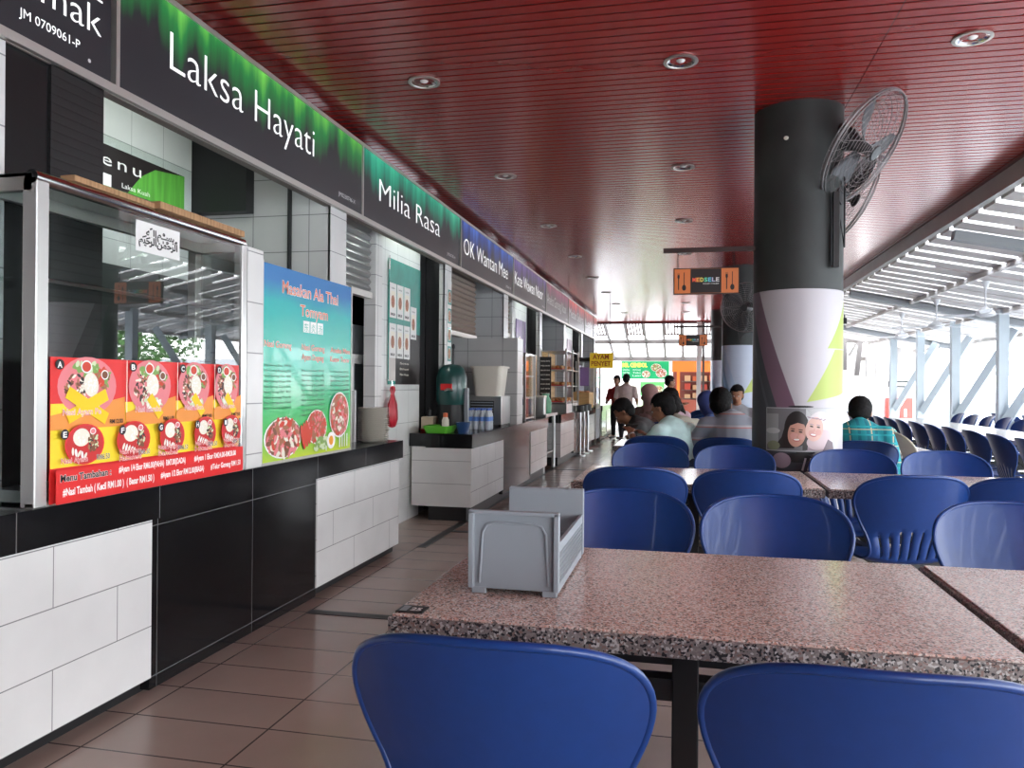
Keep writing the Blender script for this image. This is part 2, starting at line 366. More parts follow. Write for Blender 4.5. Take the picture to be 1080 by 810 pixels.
# pillars, back partitions
def pillar(name,y0,y1,xb,m1,m2,x=-2.36,z1=2.98,black=False):
    m=MB(); m.box(xb,x-.004,y0,y1,0,z1,m1)
    if black: m.box(xb-.002,-2.42,y0-.003,y0+.01,0,z1,mat('black_pillar',(.010,.010,.011),.25))
    m.box(x-.02,x,y0,y1,0,z1,m2); return struct(m,name)
k=0
for y in (4.92,10.06,15.2,20.3):
    k+=1; pillar(f'wall_divider_{k}',y,y+.25,-4.4,M_gt_shade,M_gty)
for y in (2.10,7.49,12.63,17.8):
    k+=1; pillar(f'wall_divider_{k}',y,y+.22,-2.75,M_gt_shade,M_gty,black=True)
mb=MB()
mb.box(-2.66,-2.645,4.88,4.915,.8,2.98,M_black); struct(mb,'trim_4')
# dark gloss pillar faces beside the first stall
mb=MB(); mb.box(-3.2,-2.37,2.321,2.80,0,2.98,mat('black_pillar',(.010,.010,.011),.25)); mb.box(-2.372,-2.36,2.525,2.80,0,2.98,tile_mat('ribbed_black_panel',(.02,.02,.021),(.008,.008,.008),5,.035,'YZ',mortar=.004,rough=.35,offset=0)); struct(mb,'wall_black_pillar')
# inner white walls carrying the menu boards, shutters, doorway trims (second stall of each pair)
M_wallw=tile_mat('white_inner_tile',(.80,.82,.80),(.35,.36,.36),.30,.30,'YZ',mortar=.002,rough=.35,offset=0)
mb=MB(); mb.box(-3.42,-3.34,3.2,4.80,1.95,2.985,M_wallw); mb.box(-3.42,-3.34,3.2,4.80,0,1.95,mat('dark_wall_panel',(.05,.06,.058),.35)); mb.box(-4.4,-3.35,4.81,4.91,0,2.985,M_black); mb.box(-3.35,-2.93,4.81,4.91,2.42,2.985,M_black); struct(mb,'wall_menu_1')
n=1
for y in (4.92,10.06,15.2):
    n+=1
    mb=MB(); mb.box(-2.62,-2.52,y+1.28,y+2.28,0,2.98,M_wallw); struct(mb,f'wall_menu_{n}')
    mb=MB(); mb.box(-2.6,-2.50,y+1.13,y+1.27,0,2.98,M_gty); struct(mb,f'trim_{n+6}')
    mb=MB(); mb.box(-3.3,-2.56,y+2.285,y+2.55,0,2.98,mat('black_stall_partition',(.013,.013,.014),.3)); struct(mb,f'wall_black_{n}')
M_shut=mat('shutter_aluminium',(.36,.37,.36),.4,.6); M_shut2=mat('shutter_brown',(.30,.24,.20),.5,.3)
def shutter(y0,y1,z0,label,m_):
    t=thing('roller_shutter',label,'shutter',(-2.55,y0,z0),group='half-lowered roller shutters')
    m=MB(); z=z0
    while z<2.6:
        h=min(.055,2.61-z)
        m.add([(-2.55,y0,z),(-2.55,y1,z),(-2.53,y1,z+h*.5),(-2.53,y0,z+h*.5),(-2.55,y0,z+h),(-2.55,y1,z+h)],[(0,1,2,3),(3,2,5,4)],m_); z+=.06
    m.box(-2.575,-2.56,y0,y1,z0,2.6,m_); m.build('slat_curtain',t)
    m=MB(); m.box(-2.58,-2.52,y0,y1,z0-.05,z0,M_alu); m.build('bottom_rail',t)
shutter(5.18,6.03,2.0,'grey roller shutter half lowered left of the first white menu wall',M_shut)
shutter(7.75,9.3,1.85,'brownish roller shutter half lowered behind the tiled partition',M_shut2)
shutter(10.33,11.17,2.0,'small roller shutter half lowered beyond the second stall pillar',M_shut2)
# interior fluorescent tubes light the menu walls
M_tube=mat('lit_tube',(.92,1,.95),.5,emit=30)
for y,x,lab in ((3.95,-2.62,'lit fluorescent tube above the green menu board'),(6.7,-2.455,'lit fluorescent tube above the card menu board'),(11.84,-2.455,'lit fluorescent tube above the purple menu board'),(16.98,-2.455,'lit fluorescent tube above the farthest menu board')):
    t=thing('fluorescent_lamp',lab,'lamp',(x,y,2.7),group='fluorescent lamps inside the stalls')
    m=MB(); m.box(x-.025,x+.025,y-.45,y+.45,2.725,2.76,M_white); m.cyl((x,y,2.75),(x,y,2.985),.01,M_white,6); m.build('batten',t)
    m=MB(); m.cyl((x,y-.42,2.71),(x,y+.42,2.71),.013,M_tube,10); m.build('tube',t)
# ------------------------------------------------ sign boards
GRN=((.02,.20,.05),(.22,.72,.10)); TEA=((.01,.30,.18),(.10,.75,.45)); BLU=((.02,.06,.28),(.10,.25,.75)); PUR=((.10,.06,.22),(.30,.22,.55)); MAG=((.22,.04,.10),(.50,.14,.25)); RED=((.40,.03,.04),(.85,.12,.10)); RE2=((.35,.06,.06),(.75,.2,.15))
M_letter=mat('white_sign_letters',(.86,.87,.86),.4,emit=.35); M_dim_letter=mat('pale_sign_letters',(.55,.55,.56),.4,emit=.1)
signs=[(.27,None,'black sign ending in lemak at the top left corner of the photo',((.012,.012,.014),(.02,.02,.022))),
 (2.84,'Laksa Hayati','green and black sign reading Laksa Hayati',GRN),(5.39,'Milia Rasa','teal and black sign reading Milia Rasa',TEA),(7.96,'OK Wantan Mee','blue and black sign reading OK Wantan Mee',BLU),
 (10.53,'Kate Wawan Noor','purple and black sign reading Kate Wawan Noor',PUR),(13.1,'Aneka Goreng Noor','dull magenta sign between the purple and the red ones',MAG),(15.67,'Medan Selera','red sign, second from the far end of the row',RED),(18.24,'Laksa','last pinkish red sign at the far end of the row',RE2)]
for i,(y0,txt,lab,(tp_,ht_)) in enumerate(signs):
    y1=y0+2.57
    t=thing('sign_board',lab,'sign',(-2.36,(y0+y1)/2,2.45),group='stall sign boards')
    m=MB(); m.box(-2.36,-2.345,y0+.02,y1-.02,2.49,3.0,streak_mat(f'sign_face_{i}',tp_,ht_,emit=.14,y0=i*3.1,base=(.022,.022,.026) if i<5 else (.06,.045,.05))); pan=m.build('face',t)
    m=MB(); m.box(-2.40,-2.335,y0,y1,3.0,3.025,M_alu); m.box(-2.41,-2.335,y0,y1,2.455,2.49,M_alu); m.box(-2.40,-2.335,y0,y0+.022,2.49,3.0,M_alu); m.build('trim',t)
    m=MB(); m.box(-2.41,-2.36,y0,y1,2.452,2.47,mat('sign_soffit',(.20,.17,.15),.6)); m.box(-2.41,-2.37,y0,y1,2.47,3.05,M_black); m.build('box',t)
    d=Dec((-2.3445,0,0),(0,1,0),(0,0,1)); ml=M_letter if i<5 else M_dim_letter
    if i==0:
        d.text('nasi lemak',1.98,2.765,2.655,.12,ml,bold=-.008); d.text('JM 0709061-P',2.36,2.65,2.56,.035,ml); d.line(1.62,2.80,2.77,2.80,.008,ml)
        d.ell(2.70,2.535,.008,.008,M_dim_letter)
    elif i==1: d.text(txt,3.20,4.64,2.70,.19,ml,bold=-.012); d.text('JM0230746-X',5.00,5.28,2.545,.03,M_dim_letter)
    elif i==2: d.text(txt,5.73,7.26,2.675,.185,ml,bold=-.012); d.text('JM0302783-H',7.5,7.78,2.545,.03,M_dim_letter)
    elif i==3: d.text(txt,8.1,10.2,2.655,.19,ml,bold=-.010); d.text('JM0284611-D',10.1,10.4,2.545,.03,M_dim_letter)
    else: d.text(txt,y0+.12,y1-.3,2.66,.19,ml,bold=-.008); d.text('JM0261340-K',y1-.35,y1-.1,2.545,.03,M_dim_letter)
    d.build('lettering',pan)
# ------------------------------------------------ glass food case on the counter
t=thing('food_display_case','steel-framed glass food case on the near counter with a red and yellow menu poster','display case',(-2.38,2.84,.83))
x0,x1,y0,y1,z0,z1=-2.352,-2.1,2.19,3.45,.83,1.93
for xx,yy in ((x1,y0),(x1,y1-.03),(x0,y0),(x0,y1-.03)):
    m=MB(); w=.055 if (xx==x1 and yy==y0) else .045
    m.box(xx-w,xx,yy,yy+w,z0,z1,M_polish if xx==x1 else M_alu); m.build('post',t,bevel=.004)
m=MB(); m.cyl((x1-.02,y0,z1),(x1-.02,y1,z1),.024,M_chrome,14); m.build('top_rail',t,smooth=True)
for a in ((x0,x1-.02,y0,y0+.03,z1-.045,z1+.01),(x0,x1-.02,y1-.03,y1,z1-.045,z1+.01),(x0,x0+.03,y0,y1,z1-.045,z1+.01),(x1-.035,x1-.005,y0,y1,z0,z0+.015)):
    m=MB(); m.box(*a,M_alu); m.build('rail',t)
for a in (((x1-.012,y0+.05,z0+.01),(x1-.012,y1-.04,z1-.02)),):
    m=MB(); m.box(x1-.014,x1-.008,y0+.05,y1-.04,z0+.01,z1-.01,glass('case_glass',(.93,.96,.95),.16)); m.build('glass_front',t)
m=MB(); m.box(x0+.03,x1-.04,y0+.008,y0+.014,z0+.01,z1-.02,glass('case_glass_side',(.75,.78,.78),.06)); m.build('glass_side',t)
m=MB(); m.box(x0+.03,x1-.04,y1-.014,y1-.008,z0+.01,z1-.02,glass('case_glass_side2',(.9,.92,.92),.06)); m.build('glass_side',t)
m=MB(); m.box(x0,x1-.04,y0,y1,z1+.0,z1+.012,M_steel); m.build('roof_sheet',t)
m=MB(); m.box(x0+.02,x1-.06,y0+.04,y1-.05,1.60,1.606,glass('shelf_glass',(.9,.95,.93),.05)); m.cyl((x1-.06,y0+.04,1.60),(x1-.06,y1-.04,1.60),.007,M_steel,8); m.build('shelf',t)
m=MB(); m.box(x0+.03,x1-.06,y0+.05,y1-.05,z0+.01,z0+.05,M_steel); m.build('base_tray',t)
m=MB(); m.cyl((-2.3,2.42,1.62),(-2.3,2.42,1.36),.004,M_steel,6); m.build('hook_rod',t)
# calligraphy card on the inside of the glass
t2=thing('calligraphy_card','white card with black Arabic calligraphy on the glass of the food case','card',(-2.097,2.80,1.775))
m=MB(); m.box(-2.0985,-2.0965,2.665,2.935,1.765,1.885,M_white); pan=m.build('card',t2)
d=Dec((-2.0962,2.80,1.775),(0,1,0),(0,0,1)); M_ink=mat('black_ink',(.01,.01,.01),.5)
V,F=text_geo('\uFDFD',.012,1,'LEFT')
if V:
    xa=min(v.x for v in V);xb=max(v.x for v in V);ya=min(v.y for v in V);yb=max(v.y for v in V)
    d.mb.add([d.P(-.12+.24*(v.x-xa)/(xb-xa),.005+.088*(v.y-ya)/(yb-ya),1) for v in V],F,M_ink)
d.build('calligraphy',pan)
# loose planks lying on the case
for i,(a,b,h,l) in enumerate((((-2.135,2.36,1.968),(-2.15,2.95,1.968),.022,'thin raw wooden plank on top of the food case, near one'),((-2.12,2.80,1.972),(-2.13,3.44,1.972),.03,'thicker raw wooden plank on top of the food case, far one'))):
    m=MB(); m.bar(a,b,.06,h,M_wood); o=m.build('wooden_plank',loc=a,bevel=.003); tag(o,l,'plank','planks on the food case')
# poster on the front of the case
def food(d,cu,cv,r,kind,mR,mats,seed,sq=1.0):
    rg=random.Random(seed); d.ell(cu,cv,r*sq,r,mR); d.ell(cu,cv,r*.93*sq,r*.93,mats['pink'] if kind=='big' else mats['dred'])
    def heap(u,v,ru,rv,n,cols,a,b):
        for k in range(n):
            t_=rg.random()*6.28; q=math.sqrt(rg.random()); d.ell(u+q*ru*math.cos(t_),v+q*rv*math.sin(t_),r*a*rg.uniform(.7,1.3),r*b*rg.uniform(.7,1.3),mats[rg.choice(cols)],rg.random()*180,n=8)
    if kind=='big':
        heap(cu-.42*r*sq,cv-.05*r,.33*r*sq,.50*r,60,['brown','brown2','char','cream'],.10,.05)
        heap(cu-.05*r*sq,cv+.62*r,.45*r*sq,.20*r,26,['green','lgreen','green'],.14,.08)
        heap(cu+.50*r*sq,cv+.25*r,.26*r*sq,.32*r,34,['brown2','sauce','brown','green'],.12,.07)
        heap(cu+.05*r*sq,cv-.62*r,.45*r*sq,.18*r,26,['cream','white','lgreen'],.12,.05)
        d.ell(cu-.08*r*sq,cv+.66*r,r*.25,r*.22,mats['white']); d.ell(cu-.08*r*sq,cv+.66*r,r*.20,r*.17,mats['sauce'])
        d.ell(cu+.08*r*sq,cv+.05*r,r*.34,r*.42,mats['cream'],15); heap(cu+.08*r*sq,cv+.05*r,.26*r,.34*r,34,['white','cream','white'],.05,.03)
        d.ell(cu+.55*r*sq,cv+.40*r,r*.18,r*.17,mats['white']); d.ell(cu+.55*r*sq,cv+.40*r,r*.14,r*.13,mats['brown'])
    else:
        d.ell(cu-.18*r*sq,cv+.35*r,r*.42*sq,r*.44,mats['cream']); heap(cu-.18*r*sq,cv+.35*r,.32*r*sq,.34*r,26,['white','cream'],.06,.04)
        heap(cu+.40*r*sq,cv+.05*r,.26*r*sq,.42*r,40,['brown','brown2','char','lgreen'],.12,.07)
        for k in range(5): d.ell(cu-.62*r*sq+k*r*.20,cv-.30*r-k*r*.07,r*.20,r*.08,mats[('cream','white')[k%2]],50+rg.random()*50,n=10)
        d.ell(cu+.38*r*sq,cv+.62*r,r*.20,r*.17,mats['white']); d.ell(cu+.38*r*sq,cv+.62*r,r*.15,r*.12,mats['pink'])
FM={'pink':mat('print_pink',(.75,.22,.24),.4),'dred':mat('print_dark_red',(.55,.03,.03),.4),'brown':mat('print_brown',(.20,.08,.04),.4),'brown2':mat('print_rust',(.38,.16,.08),.4),'green':mat('print_leaf',(.22,.38,.10),.4),
 'char':mat('print_char',(.05,.03,.03),.4),'cream':mat('print_cream',(.82,.78,.66),.4),'white':mat('print_white',(.88,.87,.84),.4),'sauce':mat('print_sauce',(.60,.06,.03),.4),'lgreen':mat('print_pale_green',(.62,.72,.45),.4)}
PR=mat('print_red',(.72,.03,.03),.35); PY=mat('print_yellow',(.88,.68,.04),.35); PYe=mat('yellow_tape',(.85,.58,.01),.4); PW=FM['white']; PB=mat('print_black',(.02,.015,.015),.4)
t=thing('menu_poster','red and yellow chicken rice menu poster on the front of the glass food case','poster',(-2.092,2.81,.835))
m=MB(); m.box(-2.098,-2.095,2.25,3.39,.835,1.335,PR); pan=m.build('sheet',t)
d=Dec((-2.0945,2.25,.835),(0,1,0),(0,0,1)); Wd=1.14
d.rect(0,.12,Wd,.34,PY)
M_or=mat('print_orange',(.80,.30,.06),.4)
for k,(a,b) in enumerate(((0,.36),(.36,.66),(.66,.92),(.92,1.14))):
    d.poly([(a,.25),(b,.25),(b,.36),(a,.30)],M_or)
    food(d,(a+b)/2-.01,.40,.105,'big',FM['pink'],FM,30+k,1.35 if k==0 else (b-a)/.25*1.0)
    if k: d.line(a,.30,a,.5,.004,FM['cream'])
    d.ell(a+.035,.475,.02,.018,PB); d.text('ABCD'[k],a+.025,a+.046,.464,.021,PW,bold=.03)
    if k==0:
        d.line(a+.07,.38,a+.26,.28,.045,PYe); d.line(a+.07,.29,a+.26,.37,.045,PYe)
    else: d.line((a+b)/2-.02,.36,(a+b)/2+.05,.28,.04,PYe)
    d.text(('Nasi Ayam Penyet','Nasi Kerabu','Nasi Ulam','Nasi Lemak')[k][:12],a+.05,a+.05+(b-a)*.5,.30,.022,FM['pink'],outline=PW)
    d.text(('RM12.00','RM11.00','RM7.00','RM7.50')[k],b-.085,b-.015,.262,.016,PB,bold=.02)
for k,(a,b) in enumerate(((0,.28),(.28,.5),(.5,.74),(.74,.95),(.95,1.14))):
    food(d,(a+b)/2-.0,.195,.072,'small',PR,FM,50+k,1.3 if k<2 else 1.1)
    d.ell(a+.045,.235,.018,.018,PB); d.text('EFGHI'[k],a+.037,a+.055,.225,.02,PW,bold=.03)
    d.text(('Nasi Ayam','Nasi Ayam','Nasi Ayam','Nasi Daging','Nasi Ayam')[k],a+.03,a+.15,.145 if k else .135,.02,PR,outline=PW,ow=.03)
    if k: d.text(('','Hainanese','Sambal','Hitam','Goreng')[k],a+.03,a+.15,.12,.02,PR,outline=PW,ow=.03)
    d.text('RM6.50',b-.085,b-.02,.135,.02,PB,outline=PW,ow=.03)
d.rect(0,.0,Wd,.115,PR)
d.text('Menu Tambahan :',.02,.26,.075,.024,PB,bold=.03,outline=PW,ow=.03)
d.text('#Ayam 1/4 Ekor RM6.00(PAHA)  RM7.00(DADA)',.30,.70,.078,.024,PW,bold=.03); d.text('#Ayam 1 Ekor RM24.00-RM28.00',.76,1.08,.078,.024,PW,bold=.03)
d.text('#Nasi Tambah ( Kecil RM1.00 )  ( Besar RM1.50 )',.03,.50,.026,.026,PW,bold=.03); d.text('#Ayam 1/2 Ekor RM12.00(BIASA)',.54,.83,.03,.024,PW,bold=.03); d.text('#Telur Goreng RM1.50',.88,1.12,.03,.024,PW,bold=.03)
d.build('print',pan)
# items hanging in the stall behind the case, seen at the left edge of the picture
t=thing('price_list','white price sheet hanging in the first stall at the left edge','sheet',(-2.63,2.0,1.25)); m=MB(); m.box(-2.55,-2.547,1.96,2.16,1.0,1.50,M_white); pan=m.build('sheet',t)
d=Dec((-2.5465,1.96,1.0),(0,1,0),(0,0,1))
for k in range(8): d.text('NASI RM%d'%(3+k%4),.02,.18,.44-k*.055,.022,PB)
d.build('print',pan)
m=MB(); m.box(-2.56,-2.55,1.98,2.17,1.55,1.80,PR); dd=Dec((-2.5495,1.98,1.55),(0,1,0),(0,0,1)); food(dd,.095,.10,.08,'small',FM['pink'],FM,90); m.V+=dd.mb.V and []; o=m.build('food_picture',loc=(-2.55,2.07,1.55)); tag(o,'small framed food picture hanging above the price sheet at the left edge','picture'); dd.mb.build('print',o)
# tiled post between case and board
mb=MB(); mb.box(-2.3,-2.1,3.47,3.615,.83,1.92,M_gty); mb.box(-2.298,-2.102,3.465,3.475,.831,1.915,M_gt_shade); o=mb.build('tiled_post',loc=(-2.2,3.54,.83),bevel=.003); tag(o,'white tiled post standing on the counter between food case and Thai menu board','post')
# Thai menu board
def grad_mat(name,stops,z0,z1,rough=.25):
    m=mat(name,(.5,.5,.5),rough,coat=.3); N,L,b=nt(m); g=N.new('ShaderNodeNewGeometry'); s=N.new('ShaderNodeSeparateXYZ'); L.new(g.outputs['Position'],s.inputs[0])
    mr=N.new('ShaderNodeMapRange'); mr.inputs[1].default_value=z0; mr.inputs[2].default_value=z1; L.new(s.outputs[2],mr.inputs[0]); r=N.new('ShaderNodeValToRGB'); e=r.color_ramp.elements
    n=N.new('ShaderNodeTexNoise'); n.inputs['Scale'].default_value=2.5; L.new(g.outputs['Position'],n.inputs['Vector'])
    a=N.new('ShaderNodeMath'); a.operation='MULTIPLY_ADD'; a.inputs[1].default_value=.12; L.new(n.outputs['Fac'],a.inputs[0]); L.new(mr.outputs[0],a.inputs[2])
    e[0].position=stops[0][0]+.06; e[0].color=(*stops[0][1],1); e[1].position=min(1,stops[-1][0]+.06); e[1].color=(*stops[-1][1],1)
    for p,c in stops[1:-1]: q=e.new(p+.06); q.color=(*c,1)
    L.new(a.outputs[0],r.inputs[0]); L.new(r.outputs[0],b.inputs['Base Color']); return m
t=thing('thai_menu_board','tall turquoise and green Thai cooking menu board standing on the counter','menu board',(-2.12,4.17,.83))
m=MB(); m.box(-2.125,-2.11,3.625,4.70,.84,1.87,grad_mat('thai_board_print',[(0,(.55,.68,.06)),(.14,(.10,.55,.12)),(.30,(.01,.42,.13)),(.52,(.03,.48,.34)),(.80,(.02,.44,.44)),(.93,(.04,.20,.48))],.84,1.87)); pan=m.build('panel',t)
m=MB(); m.box(-2.13,-2.105,3.615,3.627,.83,1.88,M_alu); m.box(-2.13,-2.105,4.70,4.712,.83,1.88,M_alu); m.box(-2.13,-2.105,3.615,4.712,.83,.842,M_alu); m.build('frame',t)
d=Dec((-2.1095,3.625,.84),(0,1,0),(0,0,1)); OR=mat('print_orange_red',(.70,.12,.03),.4)
d.text('Masakan Ala Thai',.20,.88,.895,.07,OR,outline=PW,ow=.03); d.text('Tomyam',.40,.74,.79,.065,OR,outline=PW,ow=.03)
for k in range(3):
    u=.47+k*.085; d.rect(u-.035,.70,u+.04,.765,PW)
    d.text('东炎汤'[k],u-.025,u+.03,.707,.04,mat('print_teal',(.05,.45,.35),.4))
for k,(u,a,b) in enumerate(((.02,'Nasi Goreng',''),(.42,'Nasi Goreng','Ayam Dagang'),(.78,'Aneka Mee','Kuew Teow'))):
    d.text(a,u,u+.28,.60,.035,OR,outline=PW,ow=.03)
    if b:d.text(b,u,u+.27,.545,.035,OR,outline=PW,ow=.03)
    items=['Nasi Goreng Biasa  RM4.50','Nasi Goreng Kampung RM5','Nasi Goreng Cina  RM5','Nasi Goreng Pattaya RM6','Nasi Goreng Daging RM6','Nasi Goreng USA  RM7','Nasi Goreng Paprik','Nasi Goreng Ikan Masin','Nasi Goreng Seafood','Nasi Goreng Tomyam']
    for j in range(9+k): d.text(items[j%10],u,u+.28 if k<2 else u+.26,.50-j*.028-(.02 if k else 0),.013,mat('print_dark_green',(.02,.12,.05),.4))
def dish(d,cu,cv,ru,rv,cols,seed,n=60):
    rg=random.Random(seed); d.ell(cu,cv,ru,rv,PW); d.ell(cu,cv,ru*.93,rv*.93,FM['brown2'])
    for k in range(n):
        a=rg.random()*6.28;q=math.sqrt(rg.random())*.86; d.ell(cu+q*ru*math.cos(a),cv+q*rv*math.sin(a),ru*.15,ru*.07,FM[rg.choice(cols)] if 1 else 0,rg.random()*180,n=7)
dish(d,.22,.12,.20,.11,['brown2','sauce','cream','brown','pink'],1,170); dish(d,.60,.16,.13,.10,['sauce','brown2','pink','sauce'],2,120); dish(d,.90,.22,.14,.14,['pink','cream','brown2','sauce'],3,120)
for k in range(3): d.ell(.425+k*.03,.11+k*.012,.02,.075,FM['sauce'],20,n=14)
for k in range(26): d.ell(.56+random.Random(k).random()*.16,.03+random.Random(k+99).random()*.06,.025,.012,FM['green' if k%2 else 'lgreen'],k*37,n=8)
d.ell(.78,.07,.055,.05,PW); d.ell(.78,.07,.03,.028,mat('print_yolk',(.85,.35,.03),.4))
for k in range(4): d.line(.90+k*.035,.02,.90+k*.035,.10,.01,PW)
d.build('print',pan)
# green menu board deep in the first stall
t=thing('menu_board','green and black board with the word Menu deep inside the first stall','menu board',(-3.335,4.15,2.42),group='menu boards inside the stalls')
M_gp=vary(mat('leaf_green_print',(.10,.36,.05),.35),3,.3,stretch=(1,8,.6))
m=MB(); m.box(-3.335,-3.325,3.55,4.70,2.40,2.64,M_gp); pan=m.build('panel',t); m=MB(); m.box(-3.338,-3.33,3.5,4.78,2.36,2.70,glass('acrylic',(.95,.97,.96),.05)); m.build('acrylic_cover',t)
d=Dec((-3.3245,3.55,2.40),(0,1,0),(0,0,1)); d.poly([(0,.24),(1.15,.24),(.85,.205),(.72,.13),(.60,0),(0,0)],PB); d.text('Menu',.20,.72,.12,.075,PW,spacing=1.3); d.text('Laksa Kuah',.55,.80,.02,.03,PW); d.rect(.36,0,.46,.07,PW); d.build('print',pan)
# card menu board, second stall
M_teal=vary(mat('teal_print',(.02,.30,.24),.3,coat=.3),3,.3)
t=thing('menu_board','teal menu board covered with white photo cards on the second stall wall','menu board',(-2.51,6.8,1.25),group='menu boards inside the stalls')
m=MB(); m.box(-2.512,-2.504,6.36,7.16,1.25,2.34,M_teal); pan=m.build('panel',t); m=MB(); m.box(-2.504,-2.5035,6.52,7.16,1.25,1.72,PB); m.box(-2.504,-2.503,6.36,6.52,1.28,1.70,mat('blank_paper',(.6,.56,.53),.6)); m.build('lower_print',t)
for k in range(7):
    r=k//3 if k<6 else 0; c=k%3 if k<6 else 3; z=2.13-r*.35-(.16 if c==3 else 0)-.05*0
    u=6.37+c*.175
    m=MB(); m.box(-2.5035,-2.501,u,u+.155,z-.30,z,M_white); pan=m.build('photo_card',t)
    d=Dec((-2.5005,u,z-.30),(0,1,0),(0,0,1)); d.rect(.02,.08,.12,.23,FM['cream']); dish(d,.07,.14,.045,.06,['brown','brown2','char','pink'],k+5,14); d.text('RM5.00',.02,.12,.02,.022,PB,bold=.04); d.text('Laksa',.03,.11,.25,.018,PB); d.build('print',pan)
d=Dec((-2.5033,6.6,1.25),(0,1,0),(0,0,1))
for k in range(7): d.text(('Laksa Utara','Mee Kari','Mee Rebus','Lontong','Soto','Bihun','Mee Hoon')[k],.03,.25,.38-k*.05,.02,FM['cream'])
d.build('price_lines',t)
m=MB(); m.box(-2.503,-2.498,6.35,6.365,2.24,2.36,M_chrome); m.build('bracket',t)
for y,c,l in ((11.5,(.12,.05,.22),'dark purple menu board on the third stall wall'),(16.62,(.25,.12,.2),'pinkish menu board on the farthest stall wall')):
    t=thing('menu_board',l,'menu board',(-2.51,y,1.4),group='menu boards inside the stalls'); m=MB(); m.box(-2.512,-2.504,y,y+.7,1.2,2.25,vary(mat('mb'+str(y),c,.3),5,.6)); pan=m.build('panel',t)
    d=Dec((-2.5035,y,1.2),(0,1,0),(0,0,1)); dish(d,.25,.6,.15,.2,['pink','cream','brown2'],int(y),50); d.rect(.05,.1,.3,.35,PW); d.build('print',pan)
m=MB(); m.box(-2.36,-2.355,7.56,7.70,1.25,2.30,M_white); o=m.build('photo_strip',loc=(-2.355,7.63,1.25)); tag(o,'narrow white poster with food photos on the slim pillar','poster')
d=Dec((-2.3545,7.56,1.25),(0,1,0),(0,0,1))
for k in range(5):
    d.rect(.01,.05+k*.19,.13,.20+k*.19,M_teal); dish(d,.07,.125+k*.19,.05,.06,['brown2','cream','green'],k+60,12)
d.build('print',o)
# fridge in the doorway
t=thing('upright_fridge','tall glass-door fridge standing in the doorway behind the Thai menu board','fridge',(-2.95,6.3,0)); m=MB(); m.box(-3.3,-2.72,6.0,6.65,.05,1.75,mat('fridge_grey',(.25,.26,.27),.4)); m.box(-3.28,-2.74,6.01,6.64,0,.05,M_black); m.build('body',t,bevel=.01)
m=MB(); m.box(-2.72,-2.69,6.01,6.64,.15,1.5,M_white); m.build('door',t,bevel=.006)
m=MB(); m.box(-2.69,-2.686,6.06,6.59,.25,1.42,glass('fridge_glass',(.5,.55,.55),.2)); m.build('pane',t)
m=MB(); m.box(-2.69,-2.66,6.015,6.045,.6,1.2,M_white); m.build('handle',t)
# stack of plates
M_plate=mat('cream_melamine',(.56,.53,.47),.35)
m=MB(); m.lathe([(0,0),(.065,0),(.075,.004),(.112,.018),(.115,.021),(.11,.021),(.073,.008),(.0,.006)],(0,0,0),M_plate,32); pl=m.build('plate',smooth=True)
NORD=['lowest','second','third','fourth','fifth','sixth','seventh','eighth','ninth','tenth','eleventh','twelfth','thirteenth','fourteenth','fifteenth','sixteenth','seventeenth','topmost']
tag(pl,'cream melamine plate, lowest of the stack beside the Thai menu board','plate','stack of plates on the counter')
rg=random.Random(3)
for k in range(18):
    o=pl if k==0 else pl.copy()
    if k: COL.objects.link(o); o['label']=f'cream melamine plate, {NORD[k]} {"" if k==17 else "from the bottom "}of the stack beside the Thai menu board'
    o.location=(-2.225+rg.uniform(-.003,.003),5.36+rg.uniform(-.003,.003),.8305+k*.0135)
# red bag on hook
t=thing('red_plastic_bag','knotted red plastic bag hanging from a hook on the white wall','bag',(-2.46,6.33,.89)); m=MB(); 
prof=[(.0,.86),(.045,.87),(.07,.93),(.062,1.0),(.055,1.06),(.03,1.13),(.022,1.15),(.035,1.18),(.03,1.21),(.0,1.22)]
V=[];F=[];n=20
for r,z in prof:
    for k in range(n):
        a=2*PI*k/n; q=1+.18*math.sin(5*a+z*9); V.append((-2.455+r*q*.6*math.cos(a)*.9,6.33+r*q*math.sin(a)*1.15,z+.02))
for i in range(len(prof)-1):
    for k in range(n):F.append((i*n+k,i*n+(k+1)%n,(i+1)*n+(k+1)%n,(i+1)*n+k))
m.add(V,F,mat('red_bag_film',(.45,.015,.03),.35)); m.build('bag_body',t,smooth=True,ang=60)
m=MB(); m.tube([(-2.52,6.33,1.29),(-2.46,6.33,1.28),(-2.455,6.33,1.21)],.005,M_chrome,6); m.build('hook',t)
# ------------------------------------------------ things on the further counters
# low tiled screen
mb=MB(); mb.box(-2.95,-1.93,8.9,9.2,.80,1.80,M_gt_shade); mb.box(-1.932,-1.92,8.9,9.2,.80,1.80,M_gty); o=mb.build('tiled_screen',loc=(-2.4,9.05,.80)); tag(o,'waist-high white tiled screen standing on the second counter','screen')  # camera side takes the darker tile colour that paints in its shade
